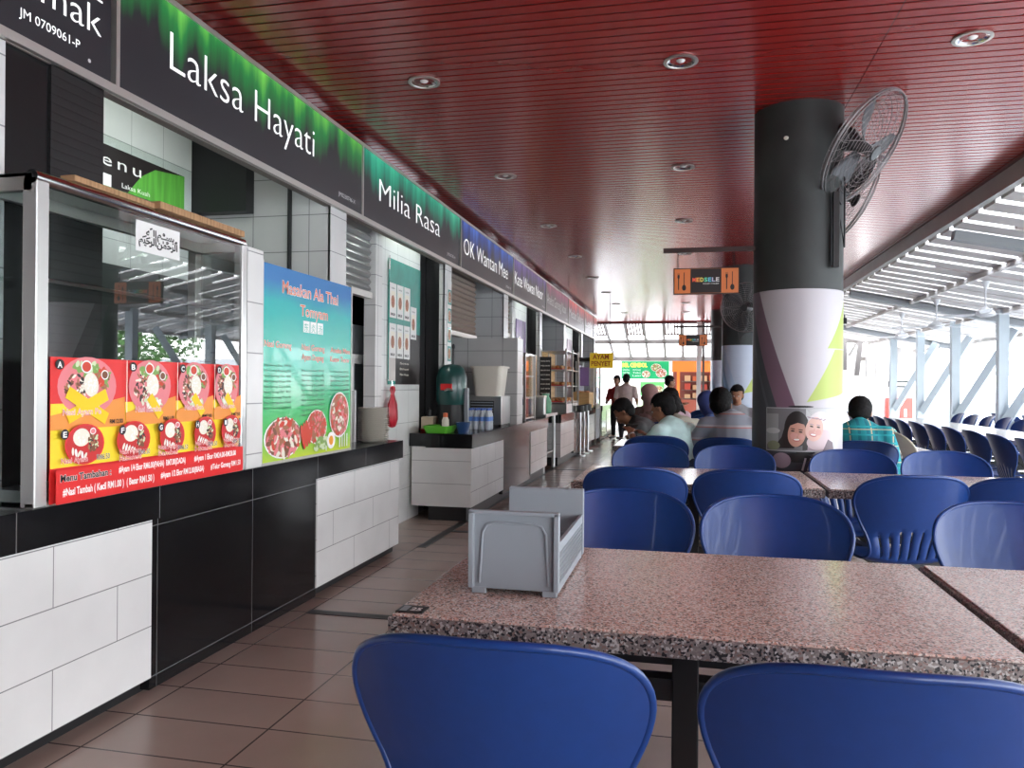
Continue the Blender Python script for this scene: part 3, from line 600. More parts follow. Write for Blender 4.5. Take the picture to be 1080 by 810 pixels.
# bottles
M_pet=mat('clear_bottle_plastic',(.72,.78,.84),.12,trans=.45); M_cap=mat('bottle_cap_blue',(.03,.10,.42),.4); M_lab=mat('bottle_label_blue',(.08,.20,.55),.4); M_wat=glass('water',(.85,.90,.93),.05)
def bottle():
    t=thing('water_bottle','','bottle',(0,0,0),group='pack of water bottles on the second counter')
    m=MB(); m.lathe([(0,0),(.026,0),(.029,.006),(.0285,.05),(.026,.06),(.0285,.07),(.0285,.13),(.024,.155),(.012,.182),(.011,.195)],(0,0,0),M_pet,14); m.build('bottle_body',t,smooth=True)
    m=MB(); m.lathe([(.0,.194),(.0145,.194),(.0145,.214),(.0,.215)],(0,0,0),M_cap,12); m.build('cap',t,smooth=True)
    m=MB(); m.lathe([(.0292,.085),(.0292,.128)],(0,0,0),M_lab,14); m.build('paper_label',t,smooth=True)
    return t
b0=bottle(); rows=['front','second','third','back']; cols=['first','second','third','fourth','fifth','sixth']
for r in range(3):
    for c in range(6):
        l=f'blue-capped water bottle in the {rows[r]} row of the pack, {cols[c]} from the left'
        if r==c==0: b0.location=(-2.285,7.74,.8005); b0['label']=l
        else: dup(b0,(-2.285+c*.0615,7.74+r*.0625,.8005),label=l)
# big green domed machine
M_dg=mat('dark_green_plastic',(.008,.055,.05),.3,coat=.3)
t=thing('ice_shaver','dark green domed kitchen machine with a rod on top, behind the water bottles','machine',(-2.235,7.33,.8))
m=MB(); m.lathe([(0,.80),(.13,.80),(.14,.84),(.13,1.05),(.135,1.08)],(-2.235,7.33,0),M_black,28); m.build('base',t,smooth=True)
m=MB(); m.lathe([(.135,1.06),(.15,1.10),(.148,1.32),(.125,1.40),(.08,1.44),(.0,1.455)],(-2.235,7.33,0),M_dg,28); m.build('dome',t,smooth=True)
m=MB(); m.cyl((-2.22,7.33,1.45),(-2.22,7.33,1.62),.010,M_black,8); m.ell((-2.22,7.33,1.62),(.016,.016,.03),M_black); m.build('rod',t,smooth=True)
m=MB(); m.tube([(-2.25,7.16,1.20),(-2.21,7.14,1.21),(-2.17,7.16,1.20)],.012,M_steel,8); m.box(-2.29,-2.18,7.15,7.165,1.2,1.26,M_red); m.build('spout',t)
m=MB(); m.box(-2.09,-2.06,7.28,7.34,.8,1.22,M_grey); m.build('side_post',t)
# white tub on ventilated stainless stand
t=thing('ventilated_cabinet','small stainless counter unit with dark vents in front of the tiled screen','cabinet',(-2.12,8.5,.8))
m=MB(); m.box(-2.34,-1.98,8.35,8.80,.82,1.13,M_steel); m.box(-2.33,-2.06,8.345,8.35,.86,1.08,M_black); m.build('housing',t,bevel=.004)
m=MB(); 
for k in range(7): m.box(-2.32,-2.07,8.335,8.345,.875+k*.03,.885+k*.03,M_grey)
m.build('vent_slats',t)
for xx in(-2.32,-2.0):
    m=MB(); m.box(xx-.015,xx+.015,8.37,8.78,.80,.82,M_black); m.build('foot',t)
t=thing('plastic_tub','cream white plastic tub standing on the stainless unit before the tiled screen','tub',(-2.16,8.56,1.13))
def rrect(cx,cy,a,b,z,r=.05,n=5):
    P=[]
    for sx,sy,a0 in ((1,1,0),(-1,1,90),(-1,-1,180),(1,-1,270)):
        for k in range(n): t_=R(a0+90*k/(n-1)); P.append((cx+sx*(a-r)+r*math.cos(t_),cy+sy*(b-r)+r*math.sin(t_),z))
    return P
def loft(m,rings,ma,cap0=True,cap1=False):
    n=len(rings[0]);V=[p for r_ in rings for p in r_];F=[]
    for i in range(len(rings)-1):
        for k in range(n):F.append((i*n+k,i*n+(k+1)%n,(i+1)*n+(k+1)%n,(i+1)*n+k))
    if cap0:F.append(tuple(range(n-1,-1,-1)))
    if cap1:F.append(tuple((len(rings)-1)*n+k for k in range(n)))
    return m.add(V,F,ma)
m=MB(); cx,cy=-2.16,8.55; loft(m,[rrect(cx,cy,.145,.15,1.13),rrect(cx,cy,.175,.18,1.44),rrect(cx,cy,.19,.195,1.44),rrect(cx,cy,.19,.195,1.46),rrect(cx,cy,.17,.175,1.46),rrect(cx,cy,.14,.145,1.15)],M_cream,cap1=True); m.build('tub_body',t,smooth=True)
# low tray, red dish, carton, back shelf
m=MB(); loft(m,[rrect(-2.26,7.06,.10,.14,.802,.03),rrect(-2.26,7.06,.125,.165,.87,.03),rrect(-2.26,7.06,.115,.155,.87,.03),rrect(-2.26,7.06,.095,.135,.812,.03)],mat('bright_green_plastic',(.10,.42,.03),.4),cap1=True); tag(m.build('green_basin',loc=(-2.26,7.06,.8),smooth=True),'bright green plastic basin left of the water bottles','basin')
t=thing('sauce_bottle','white bottle with an orange lid standing in the green basin','bottle',(-2.21,7.06,.81)); m=MB(); m.lathe([(0,.815),(.035,.815),(.035,.92),(.02,.95)],(-2.21,7.06,0),M_cream,14); m.build('bottle_body',t,smooth=True); m=MB(); m.lathe([(.022,.948),(.022,.985),(0,.99)],(-2.21,7.06,0),mat('orange_lid',(.65,.14,.05),.4),12); m.build('lid',t)
m=MB(); loft(m,[rrect(-2.05,7.10,.04,.05,.801,.02),rrect(-2.05,7.10,.06,.07,.90,.03),rrect(-2.05,7.10,.055,.065,.90,.03),rrect(-2.05,7.10,.037,.045,.81,.02)],mat('navy_plastic',(.02,.06,.16),.4),cap1=True); tag(m.build('blue_bowl',loc=(-2.05,7.10,.8),smooth=True),'dark blue plastic bowl between green basin and water bottles','bowl')
m=MB(); m.box(-2.495,-2.375,7.19,7.36,.828,.94,mat('carton_beige',(.42,.35,.26),.7)); m.box(-2.49,-2.38,7.195,7.355,.94,.942,M_cream); tag(m.build('carton',loc=(-2.43,7.28,.828),bevel=.003),'small beige carton on the red tray near the slim pillar','carton')
m=MB(); loft(m,[rrect(-2.43,7.27,.07,.10,.801,.03),rrect(-2.43,7.27,.085,.12,.828,.03),rrect(-2.43,7.27,.08,.115,.828,.03),rrect(-2.43,7.27,.068,.095,.827,.03)],M_red,cap1=True); tag(m.build('red_tray',loc=(-2.43,7.27,.80),smooth=True),'red plastic tray under the beige carton','tray')
m=MB(); m.lathe([(0,.942),(.02,.942),(.02,1.0),(.008,1.01),(.008,1.03),(0,1.03)],(-2.44,7.28,0),M_black,12); tag(m.build('small_jar',loc=(-2.44,7.28,.942),smooth=True),'small black bottle standing on the beige carton','bottle')
# glass cabinet with fridge light, metal table, canisters near second counter end
t=thing('drinks_display','steel-framed glass cabinet beyond the tiled screen','display case',(-2.3,10.0,.8))
for xx in (-2.46,-2.0):
    for yy in (9.7,10.35): m=MB(); m.box(xx-.015,xx+.015,yy-.015,yy+.015,.8,1.66,M_steel); m.build('post',t)
for z in (.82,1.08,1.36,1.64): m=MB(); m.box(-2.46,-2.0,9.7,10.35,z,z+.02,M_steel); m.build('shelf',t)
m=MB(); m.box(-2.002,-1.998,9.7,10.35,.84,1.64,glass('case_glass')); m.build('glass_front',t)
rg=random.Random(5)
for z in (.84,1.10,1.38):
    for k in range(3):
        y=9.8+k*.2; c=(M_white,M_cream,mat('pale_green_tub',(.35,.55,.35),.4),mat('navy_plastic',(.02,.06,.16)))[rg.randrange(4)]
        m=MB(); m.lathe([(0,z),(.05,z),(.055,z+.13),(.04,z+.135),(0,z+.135)],(-2.15,y,0),c,14); m.lathe([(.057,z+.13),(.057,z+.15),(0,z+.152)],(-2.15,y,0),M_white,14); o=m.build('food_tub',loc=(-2.15,y,z),smooth=True); tag(o,f'lidded food tub, {["near","middle","far"][k]} one on the {["bottom","middle","top"][int((z-.8)/.27)]} shelf of the glass cabinet','tub','tubs in the glass cabinet')
t=thing('steel_table','stainless steel table in the gap between the second and third counters','table',(-2.2,11.4,0)); m=MB(); m.box(-2.5,-1.95,10.98,12.0,.80,.84,M_steel); m.build('top',t,bevel=.004)
for xx in (-2.45,-2.0):
    for yy in (11.02,11.92): m=MB(); m.cyl((xx,yy,0),(xx,yy,.80),.028,M_steel,12); m.build('leg',t,smooth=True)
m=MB(); m.box(-2.45,-2.0,11.03,11.93,.25,.27,M_steel); m.build('lower_shelf',t)
for k,(y,x,c,l,h) in enumerate(((11.05,-2.25,mat('navy_plastic',(.02,.06,.16)),'square dark blue canister with a cream lid on the steel table',.22),(11.05,-2.05,M_steel,'steel canister with a white lid on the steel table',.24),(11.5,-2.05,mat('mint_plastic',(.15,.42,.25),.35),'mint green round jug on the steel table',.27))):
    t=thing('canister',l,'canister',(x,y,.84)); m=MB()
    if k<2: loft(m,[rrect(x,y,.075,.075,.84,.02),rrect(x,y,.08,.08,.84+h,.02)],c,cap1=True)
    else: m.lathe([(0,.84),(.08,.84),(.085,.86),(.085,1.02),(.05,1.09),(.05,1.11),(0,1.11)],(x,y,0),c,18)
    m.build('canister_body',t,smooth=True); m=MB()
    if k<2: loft(m,[rrect(x,y,.085,.085,.84+h,.02),rrect(x,y,.083,.083,.87+h,.02)],M_cream,cap1=True)
    else: m.lathe([(.055,1.105),(.055,1.13),(0,1.135)],(x,y,0),c,14)
    m.build('lid',t,smooth=True)
# snack display rack
t=thing('black_menu_board','black menu board with pale text hanging behind the snack rack','menu board',(-2.2,12.7,1.2))
m=MB(); m.box(-2.36,-2.17,12.65,12.67,.98,1.72,M_black); pan=m.build('board',t)
d=Dec((-2.36,12.649,.98),(1,0,0),(0,0,1))
for k in range(9): d.text(('NASI','MEE','BIHUN','ROTI','TEH','KOPI','SUP','MILO','LAKSA')[k]+' RM%d'%(2+k%4),.02,.17,.66-k*.075,.022,PW)
d.build('print',pan)
m=MB(); m.box(-2.62,-2.4,12.0,12.62,.8,1.74,M_ply); struct(m,'trim_12')
t=thing('snack_rack','stainless steel rack with warm wooden back and shelves of snacks','rack',(-2.1,12.9,.8))
X0,X1,Y0,Y1=-2.36,-1.94,12.75,14.2
for xx in (X0,X1):
    for yy in (Y0,(Y0+Y1)/2,Y1): m=MB(); m.box(xx-.015,xx+.015,yy-.015,yy+.015,.8,1.86,M_steel); m.build('post',t)
for z in (.98,1.25,1.52,1.83): m=MB(); m.box(X0,X1,Y0,Y1,z-.012,z,M_steel); m.build('shelf',t)
m=MB(); m.box(X0-.02,X0-.005,Y0,Y1,.98,1.83,M_ply); m.build('back_panel',t)
m=MB(); m.box(X0,X1,Y0+.0,Y1,.80,.95,M_steel); m.build('base_box',t)
M_fry=vary(mat('fried_snack',(.42,.16,.04),.6),20,.5); M_bun=mat('bun_tan',(.60,.36,.15),.6)
for zi,z in enumerate((.98,1.25,1.52)):
    for k in range(6):
        y=12.87+k*.23; m=MB(); nm=['bottom','middle','top'][zi]
        m.box(-2.28,-2.0,y-.085,y+.085,z,z+.015,M_steel if k%2 else M_red)
        for q in range(8):
            m.ell((-2.24+(q%4)*.07,y-.04+(q//4)*.08,z+.04),(.035,.035,.028),(M_fry,M_bun)[(q+k+zi)%2],8,5)
        o=m.build('snack_tray',loc=(-2.14,y,z),smooth=True); tag(o,f'fried snack tray, {nm} shelf of the snack rack, {cols[k]} from near end','tray','trays in the snack rack')
for k in range(3):
    t=thing('steel_stand',f'thin steel post stand with dark drum in front of the third counter, {["near","middle","far"][k]} one','stand',(-1.85,13.9+.55*k,0),group='stands beside the third counter'); x,y=-1.86,13.95+.55*k
    m=MB(); m.cyl((x,y,0),(x,y,.78),.018,M_steel,8); m.lathe([(0,0),(.10,0),(.10,.02),(0,.03)],(x,y,0),M_steel,14); m.build('post',t); m=MB(); m.lathe([(0,.78),(.07,.78),(.07,.90),(0,.91)],(x,y,0),M_black,14); m.build('drum',t)
t=thing('wooden_crate','yellowish wooden box on the third counter','box',(-2.1,16.2,.8)); m=MB()
for a in ((-2.3,-2.28),(-1.96,-1.94)): m.box(a[0],a[1],15.9,16.6,.80,1.12,M_ply)
m.box(-2.28,-1.96,15.9,15.92,.80,1.12,M_ply); m.box(-2.28,-1.96,16.58,16.6,.80,1.12,M_ply); m.box(-2.28,-1.96,15.92,16.58,.80,.82,M_ply); m.build('crate_body',t,bevel=.003)
m=MB()
for k in range(10): m.ell((-2.2+(k%3)*.09,16.0+(k//3)*.16,1.1),(.05,.07,.05),M_fry,8,5)
m.build('contents',t,smooth=True)
# tall case with dark lid
t=thing('tall_display_case','tall steel and glass food case with a dark lid near the far end','display case',(-1.95,17.3,0))
X0,X1,Y0,Y1=-2.33,-1.92,16.80,17.70
for xx in (X0,X1):
    for yy in (Y0,Y1): m=MB(); m.box(xx-.02,xx+.02,yy-.02,yy+.02,0,1.78,M_steel); m.build('post',t)
m=MB(); m.box(X0-.05,X1+.05,Y0-.05,Y1+.05,1.78,1.86,M_black); m.build('lid',t,bevel=.01)
m=MB(); m.box(X0,X1,Y0,Y1,.75,.85,M_steel); m.box(X0,X1,Y0,Y1,.1,.75,M_grey); m.build('cart_body',t)
m=MB(); m.box(X0,X1,Y0-.005,Y0,.85,1.78,glass('case_glass2',(.92,.93,.95),.2)); m.box(X1,X1+.005,Y0,Y1,.85,1.78,glass('case_glass2')); m.build('glass_pane',t)
m=MB(); m.box(X0+.04,X0+.05,Y0+.05,Y1-.05,.9,1.7,mat('pale_lilac',(.55,.5,.6),.5)); m.build('rear_panel',t)
m=MB(); m.box(-2.25,-2.06,Y0-.01,Y0-.006,1.25,1.65,mat('purple_print',(.25,.15,.35),.4)); m.build('sticker',t)
# yellow hanging sign
t=thing('hanging_sign','yellow hanging sign reading Ayam Penyet near the far end','sign',(-1.75,16.6,1.9)); y=16.6
m=MB(); m.box(-2.02,-1.53,y,y+.03,1.63,1.95,mat('sign_yellow',(.62,.40,.02),.4,emit=.15)); pan=m.build('panel',t)
m=MB(); 
for xx in (-1.95,-1.6): m.cyl((xx,y+.015,1.95),(xx,y+.015,3.1),.006,M_black,6)
m.build('hanger',t)
d=Dec((-2.02,y-.001,1.63),(1,0,0),(0,0,1)); d.text('AYAM',.06,.40,.19,.10,mat('sign_brown',(.25,.03,.01),.5),bold=.03); d.text('PENYET',.03,.44,.05,.10,MC['sign_brown'],bold=.03); d.build('lettering',pan)
# ------------------------------------------------ ceiling downlights
def downlight():
    t=thing('ceiling_downlight','','ceiling lamp',(0,0,0),group='recessed downlights in the red ceiling')
    m=MB(); m.lathe([(.095,-.001),(.098,-.010),(.080,-.012),(.076,.0)],(0,0,0),M_alu,28); m.build('trim_ring',t,smooth=True)
    m=MB(); m.lathe([(.078,-.008),(.07,-.003),(.045,.006),(.0,.0095)],(0,0,0),M_chrome,28); m.build('reflector',t,smooth=True)
    m=MB(); m.lathe([(.0,-.012),(.018,-.008),(.026,.0),(.02,.006),(0,.0075)],(0,0,0),mat('bulb_glass',(.8,.8,.78),.2),14); m.build('bulb',t,smooth=True); return t
d0=downlight(); first=True
rn=['nearest','second','third','fourth','fifth','sixth','seventh','eighth']; cn=['left','middle','right']
for c,x in enumerate((-1.58,-.05,1.45)):
    for r in range(8):
        y=4.56+2.2*r
        l=f'round chrome downlight in the {cn[c]} column of the red ceiling, {rn[r]} one'
        if first: d0.location=(x,y,3.1); d0['label']=l; first=False
        else: dup(d0,(x,y,3.1),label=l)
# ------------------------------------------------ columns
def wrap_mat(name,v):
    # printed wrap: white sheet with a plum diagonal at left and lime facets at right
    m=mat(name,(.62,.60,.62),.4); N,L,b=nt(m); tcn=N.new('ShaderNodeTexCoord'); s=N.new('ShaderNodeSeparateXYZ'); L.new(tcn.outputs['Object'],s.inputs[0])
    at=N.new('ShaderNodeMath'); at.operation='ARCTAN2'; L.new(s.outputs[0],at.inputs[0]); ng=N.new('ShaderNodeMath'); ng.operation='MULTIPLY'; ng.inputs[1].default_value=-1; L.new(s.outputs[1],ng.inputs[0]); L.new(ng.outputs[0],at.inputs[1])
    # angle 0 faces -Y, positive to +X
    def mth(op,a,c,cl=False):
        q=N.new('ShaderNodeMath'); q.operation=op; q.use_clamp=cl
        for i,x in enumerate((a,c)):
            if isinstance(x,(int,float)): q.inputs[i].default_value=x
            else: L.new(x,q.inputs[i])
        return q.outputs[0]
    A=at.outputs[0]; Z=s.outputs[2]
    def mix(f,c1,c2):
        q=N.new('ShaderNodeMixRGB'); L.new(f,q.inputs[0]); 
        if isinstance(c1,tuple): q.inputs[1].default_value=(*c1,1)
        else: L.new(c1,q.inputs[1])
        q.inputs[2].default_value=(*c2,1); return q.outputs[0]
    # plum region: angle < -1.05+ .9*(1.88-z)
    edge=mth('ADD',mth('MULTIPLY',mth('SUBTRACT',1.93,Z),1.25),-1.15)
    f1=mth('MULTIPLY',mth('SUBTRACT',edge,A),60,True)
    edge2=mth('SUBTRACT',edge,.42); f2=mth('MULTIPLY',mth('SUBTRACT',edge2,A),60,True)
    f2b=mth('MULTIPLY',mth('SUBTRACT',mth('SUBTRACT',edge,.62),A),60,True); f2c=mth('MULTIPLY',mth('SUBTRACT',mth('SUBTRACT',edge,.70),A),60,True)
    c=mix(f1,v['base'],v['plum']); c=mix(f2,c,v['slate']); c=mix(f2b,c,tuple(min(1,x*1.6) for x in v['slate'])); c=mix(f2c,c,v['slate'])
    # lime facets on the right
    g1=mth('MULTIPLY',mth('SUBTRACT',A,mth('ADD',.55,mth('MULTIPLY',mth('SUBTRACT',Z,1.50),2.3))),50,True)
    lo=mth('MULTIPLY',mth('SUBTRACT',Z,1.50),200,True); g1=mth('MULTIPLY',g1,lo)
    g2=mth('MULTIPLY',mth('SUBTRACT',A,mth('ADD',.12,mth('MULTIPLY',mth('SUBTRACT',Z,1.18),2.1))),50,True)
    hi=mth('MULTIPLY',mth('SUBTRACT',1.50,Z),200,True); lo2=mth('MULTIPLY',mth('SUBTRACT',Z,mth('ADD',1.15,mth('MULTIPLY',A,.05))),150,True)
    g2=mth('MULTIPLY',mth('MULTIPLY',g2,hi),lo2)
    c=mix(g1,c,v['lime']); c=mix(g2,c,v['lime2'])
    bot=mth('MULTIPLY',mth('SUBTRACT',mth('ADD',.99,mth('MULTIPLY',A,.02)),Z),40,True); lf=mth('MULTIPLY',mth('SUBTRACT',.45,A),3,True); bot=mth('MULTIPLY',bot,lf)
    c=mix(bot,c,v['slate'])
    L.new(c,b.inputs['Base Color']); return m
PAL={'base':(.46,.44,.47),'plum':(.16,.09,.13),'slate':(.045,.048,.06),'lime':(.34,.42,.07),'lime2':(.36,.45,.08)}
PAL2={'base':(.50,.56,.68),'plum':(.40,.50,.66),'slate':(.22,.34,.52),'lime':(.55,.62,.2),'lime2':(.45,.55,.12)}
M_fanwire=mat('dark_fan_wire',(.22,.20,.20),.4,.6); M_fan=mat('dark_fan_metal',(.05,.05,.052),.4,.4)
def column(x,y,lab,v,nm):
    t=thing('round_column',lab,'column',(x,y,0),group='round columns under the red ceiling')
    m=MB(); m.lathe([(.285,1.885),(.285,3.1)],(x,y,0),M_column,64); m.lathe([(.282,0),(.282,1.885)],(x,y,0),M_column,64); m.build('shaft',t,smooth=True)
    m=MB(); m.lathe([(.284,.30),(.287,.302),(.287,1.883),(.284,1.885)],(x,y,0),wrap_mat(nm,v),64); m.build('printed_wrap',t,smooth=True)
    return t
col1=column(.72,5.6,'nearest big round column, charcoal above and wrapped in white, plum and lime below',PAL,'column_wrap')
col2=column(.80,12.6,'second round column, charcoal above a pale blue printed wrap',PAL2,'column_wrap_blue')
col3=column(.83,19.6,'third round column, thin and mostly hidden behind the second one',PAL2,'column_wrap_blue3')
m=MB(); m.box(.90,.935,5.33,5.375,2.02,2.50,M_black); m.build('conduit',col1)
m=MB(); m.ell((.61,5.335,2.86),(.016,.01,.013),M_cream); m.build('sticker_spot',col1)
# photo poster on the column (curved, thin)
t=thing('photo_poster','poster photograph of two smiling women cheek to cheek, fixed to the big column','poster',(.7,5.28,1.0))
CX,CY,CR=.72,5.6,.293
class CDec(Dec):
    def __init__(s,r): s.mb=MB();s.lay=0;s.r=r
    def P(s,u,v,l):
        a=(u-.0)/.29; r=s.r+l*.00004; return Vector((CX+r*math.sin(a),CY-r*math.cos(a),v))
    def poly(s,pts,m,l=None):
        s.lay+=1; l=s.lay if l is None else l
        # centre fan with subdivided rim so that the sheet bends round the column
        cu=sum(p[0] for p in pts)/len(pts);cv=sum(p[1] for p in pts)/len(pts); Q=[]
        for i,p in enumerate(pts):
            q=pts[(i+1)%len(pts)]; n=max(1,int(abs(q[0]-p[0])/.007))
            for k in range(n): Q.append((p[0]+(q[0]-p[0])*k/n,p[1]+(q[1]-p[1])*k/n))
        V=[];F=[];n=len(Q);K=2+int(max(abs(p[0]-cu) for p in pts)/.007)
        for k in range(1,K+1):
            for (u,v) in Q: V.append(s.P(cu+(u-cu)*k/K,cv+(v-cv)*k/K,l))
        V.append(s.P(cu,cv,l)); c=len(V)-1
        for i in range(n):
            F.append((c,i,(i+1)%n))
            for k in range(K-1): F.append((k*n+i,(k+1)*n+i,(k+1)*n+(i+1)%n,k*n+(i+1)%n))
        s.mb.add(V,F,m); return s
d=CDec(.2888); PS={k:mat('portrait_'+k,c,.35) for k,c in dict(bg=(.16,.16,.17),bg2=(.45,.45,.46),skin=(.50,.26,.20),skin2=(.62,.38,.32),hair=(.02,.015,.015),lip=(.42,.10,.10),eye=(.03,.02,.02),scarf=(.52,.40,.42),scarf2=(.30,.22,.26),top=(.12,.08,.10),teeth=(.75,.72,.7),olive=(.2,.22,.14),pale=(.6,.55,.56),cheek=(.58,.30,.26)).items()}
u0,u1,v0,v1=-.235,.225,.845,1.115
d.rect(u0,v0,u1,v1,PS['bg']); d.rect(.02,v0,u1,v1,PS['bg2']); d.rect(u0,.88,-.15,1.08,mat('portrait_grey',(.28,.29,.29),.4)); d.ell(-.19,.97,.05,.02,PS['bg2'])
d.ell(-.035,.985,.078,.115,PS['hair']); d.poly([(-.185,.856),(-.13,.93),(-.10,1.03),(-.05,1.08),(-.05,.86)],PS['hair']); d.poly([(.0,.85),(.0,1.05),(.045,.98),(.03,.85)],PS['hair'])
d.ell(-.185,.875,.045,.03,PS['olive'])
d.ell(-.035,.955,.055,.085,PS['skin'],-8); d.ell(-.055,.94,.02,.022,PS['cheek']); d.ell(-.008,.935,.018,.02,PS['cheek']); d.poly([(-.09,1.0),(-.06,1.045),(0,1.05),(.025,1.01),(-.03,1.025)],PS['hair'])
for a,b in ((-.06,.972),(-.012,.966)): d.ell(a,b,.012,.005,PS['eye'],-6); d.ell(a,b+.014,.015,.003,PS['hair'],-6)
d.ell(-.036,.948,.008,.010,PS['cheek']); d.ell(-.036,.915,.022,.010,PS['lip']); d.ell(-.036,.917,.018,.006,PS['teeth'])
d.poly([(.03,.86),(.06,.93),(.16,.94),(.20,.85),(.2,.848),(.03,.848)],PS['scarf2']); d.ell(.11,1.0,.085,.10,PS['pale'],-10); d.ell(.10,.90,.075,.05,PS['scarf'],0); d.ell(.14,.93,.06,.05,PS['scarf'],30)
d.poly([(.13,.846),(.17,.92),(.21,.90),(.222,.846)],PS['top'])
d.ell(.075,.985,.058,.078,PS['skin2'],-12); d.ell(.055,.96,.02,.02,PS['cheek']); d.ell(.10,.965,.02,.02,PS['cheek'])
for a,b in ((.055,1.003),(.10,.998)): d.ell(a,b,.012,.005,PS['eye'],-12); d.ell(a,b+.013,.015,.003,PS['scarf2'],-12)
d.ell(.072,.978,.007,.011,PS['cheek']); d.ell(.066,.948,.022,.011,PS['lip'],-8); d.ell(.066,.95,.018,.006,PS['teeth'],-8)
for k in range(5): d.ell(.04+k*.025,1.06-.004*k,.014,.004,PS['scarf2'],-20+k*10)
d.build('print',t)
d=CDec(.2884); fr_=mat('poster_frame',(.35,.36,.37),.35)
for a in ((u0-.006,v0-.006,u1+.006,v0),(u0-.006,v1,u1+.006,v1+.006),(u0-.006,v0,u0,v1),(u1,v0,u1+.006,v1)): d.rect(*a,fr_)
d.build('frame',t)
# lower print of the wrap: bag and cutlery shapes, dark ledge
d=CDec(.2878); d.ell(-.01,1.128,.08,.007,M_black); d.ell(-.04,.80,.10,.03,M_black); d.ell(.02,.835,.06,.012,M_black)
for k in range(3): d.line(.0+k*.035,.72,.02+k*.035,.80,.012,PS['pale'])
d.ell(-.13,.78,.06,.05,PS['scarf2']); d.build('lower_print',col1)
for k in range(4):
    pass
# wall fans
def wall_fan(name_l,c,nrm,mount,r=.38,g=None,loc=None):
    c=Vector(c);n=Vector(nrm).normalized();X,Y,Z=frame(n)
    t=thing('wall_fan',name_l,'fan',tuple(c),group='round wire-cage fans on the columns')
    m=MB()
    def P(a,rr,z): return c+X*rr*math.cos(a)+Y*rr*math.sin(a)+Z*z
    prof=lambda q:.085*math.sqrt(max(0,1-q**2.6))
    for side in (1,-1):
        for k in range(1,13):
            q=k/13; m.tube([P(2*PI*i/40,r*q,side*prof(q)) for i in range(40)],.0016,M_fanwire,4,closed=True)
        for k in range(16):
            a=2*PI*k/16; m.tube([P(a+q*.5*side,r*q,side*prof(q)) for q in [.1+.9*j/8 for j in range(9)]],.0018,M_fanwire,4)
    m.tube([P(2*PI*i/48,r,0) for i in range(48)],.008,M_fanwire,6,closed=True)
    m.tube([P(2*PI*i/48,r*.985,.02) for i in range(48)],.004,M_fanwire,6,closed=True)
    m.build('cage',t)
    m=MB(); m.lathe([(0,.095),(.045,.093),(.05,.085),(.04,.07)],c,M_fan,20,axis=n); m.build('badge',t,smooth=True)
    for k in range(3):
        a=2*PI*k/3+.3; m=MB(); V=[];F=[]
        for i in range(6):
            q=.12+.80*i/5; w=.42*math.sin(PI*(.25+.62*i/5)); 
            for j in range(5):
                s_=(j/4-.5)*2*w; V.append(P(a+s_,r*q,-.01+s_*.07))
        for i in range(5):
            for j in range(4): F.append((i*5+j,i*5+j+1,i*5+j+6,i*5+j+5))
        m.add(V,F,mat('fan_blade',(.06,.06,.065),.45,.1)); o=m.build('blade',t,smooth=True); so=o.modifiers.new('s','SOLIDIFY'); so.thickness=.003
    m=MB(); m.lathe([(0,-.26),(.055,-.255),(.075,-.22),(.075,-.11),(.05,-.06),(.03,.05),(0,.06)],c,M_fan,20,axis=n); m.build('motor',t,smooth=True)
    m=MB(); b=c-n*.19; mo=Vector(mount); k_=b+Vector((0,0,-.10)); m.tube([b,k_,k_*.4+mo*.6+Vector((0,0,-.06)),mo],.02,M_fan,8); m.lathe([(0,0),(.06,0),(.06,.02),(0,.02)],mo,M_fan,12,axis=(mo-Vector((.73,5.6,mo.z))) if abs(mo.x-.73)<.5 and mo.y<8 else (0,-1,0)); m.build('bracket',t,smooth=True)
    m=MB(); m.tube([b+Vector((0,0,-.05)),b+Vector((.03,-.03,-.30)),mo+Vector((.03,-.02,-.34)),mo+Vector((0,0,-.10))],.006,M_black,6); m.build('cable',t,smooth=True)
    return t
wall_fan('large round wire-cage fan mounted high on the near side of the big column',(1.09,5.4,2.79),(.70,-.42,-.58),(.955,5.46,2.50))
wall_fan('second wire-cage fan behind the first one, on the far side of the big column',(1.12,6.16,2.66),(.87,.29,-.35),(.92,5.79,2.55))
wall_fan('small-looking wire-cage fan on the left of the second column',(.82,12.02,2.42),(-.28,-.95,-.15),(.72,12.30,2.3),r=.36)
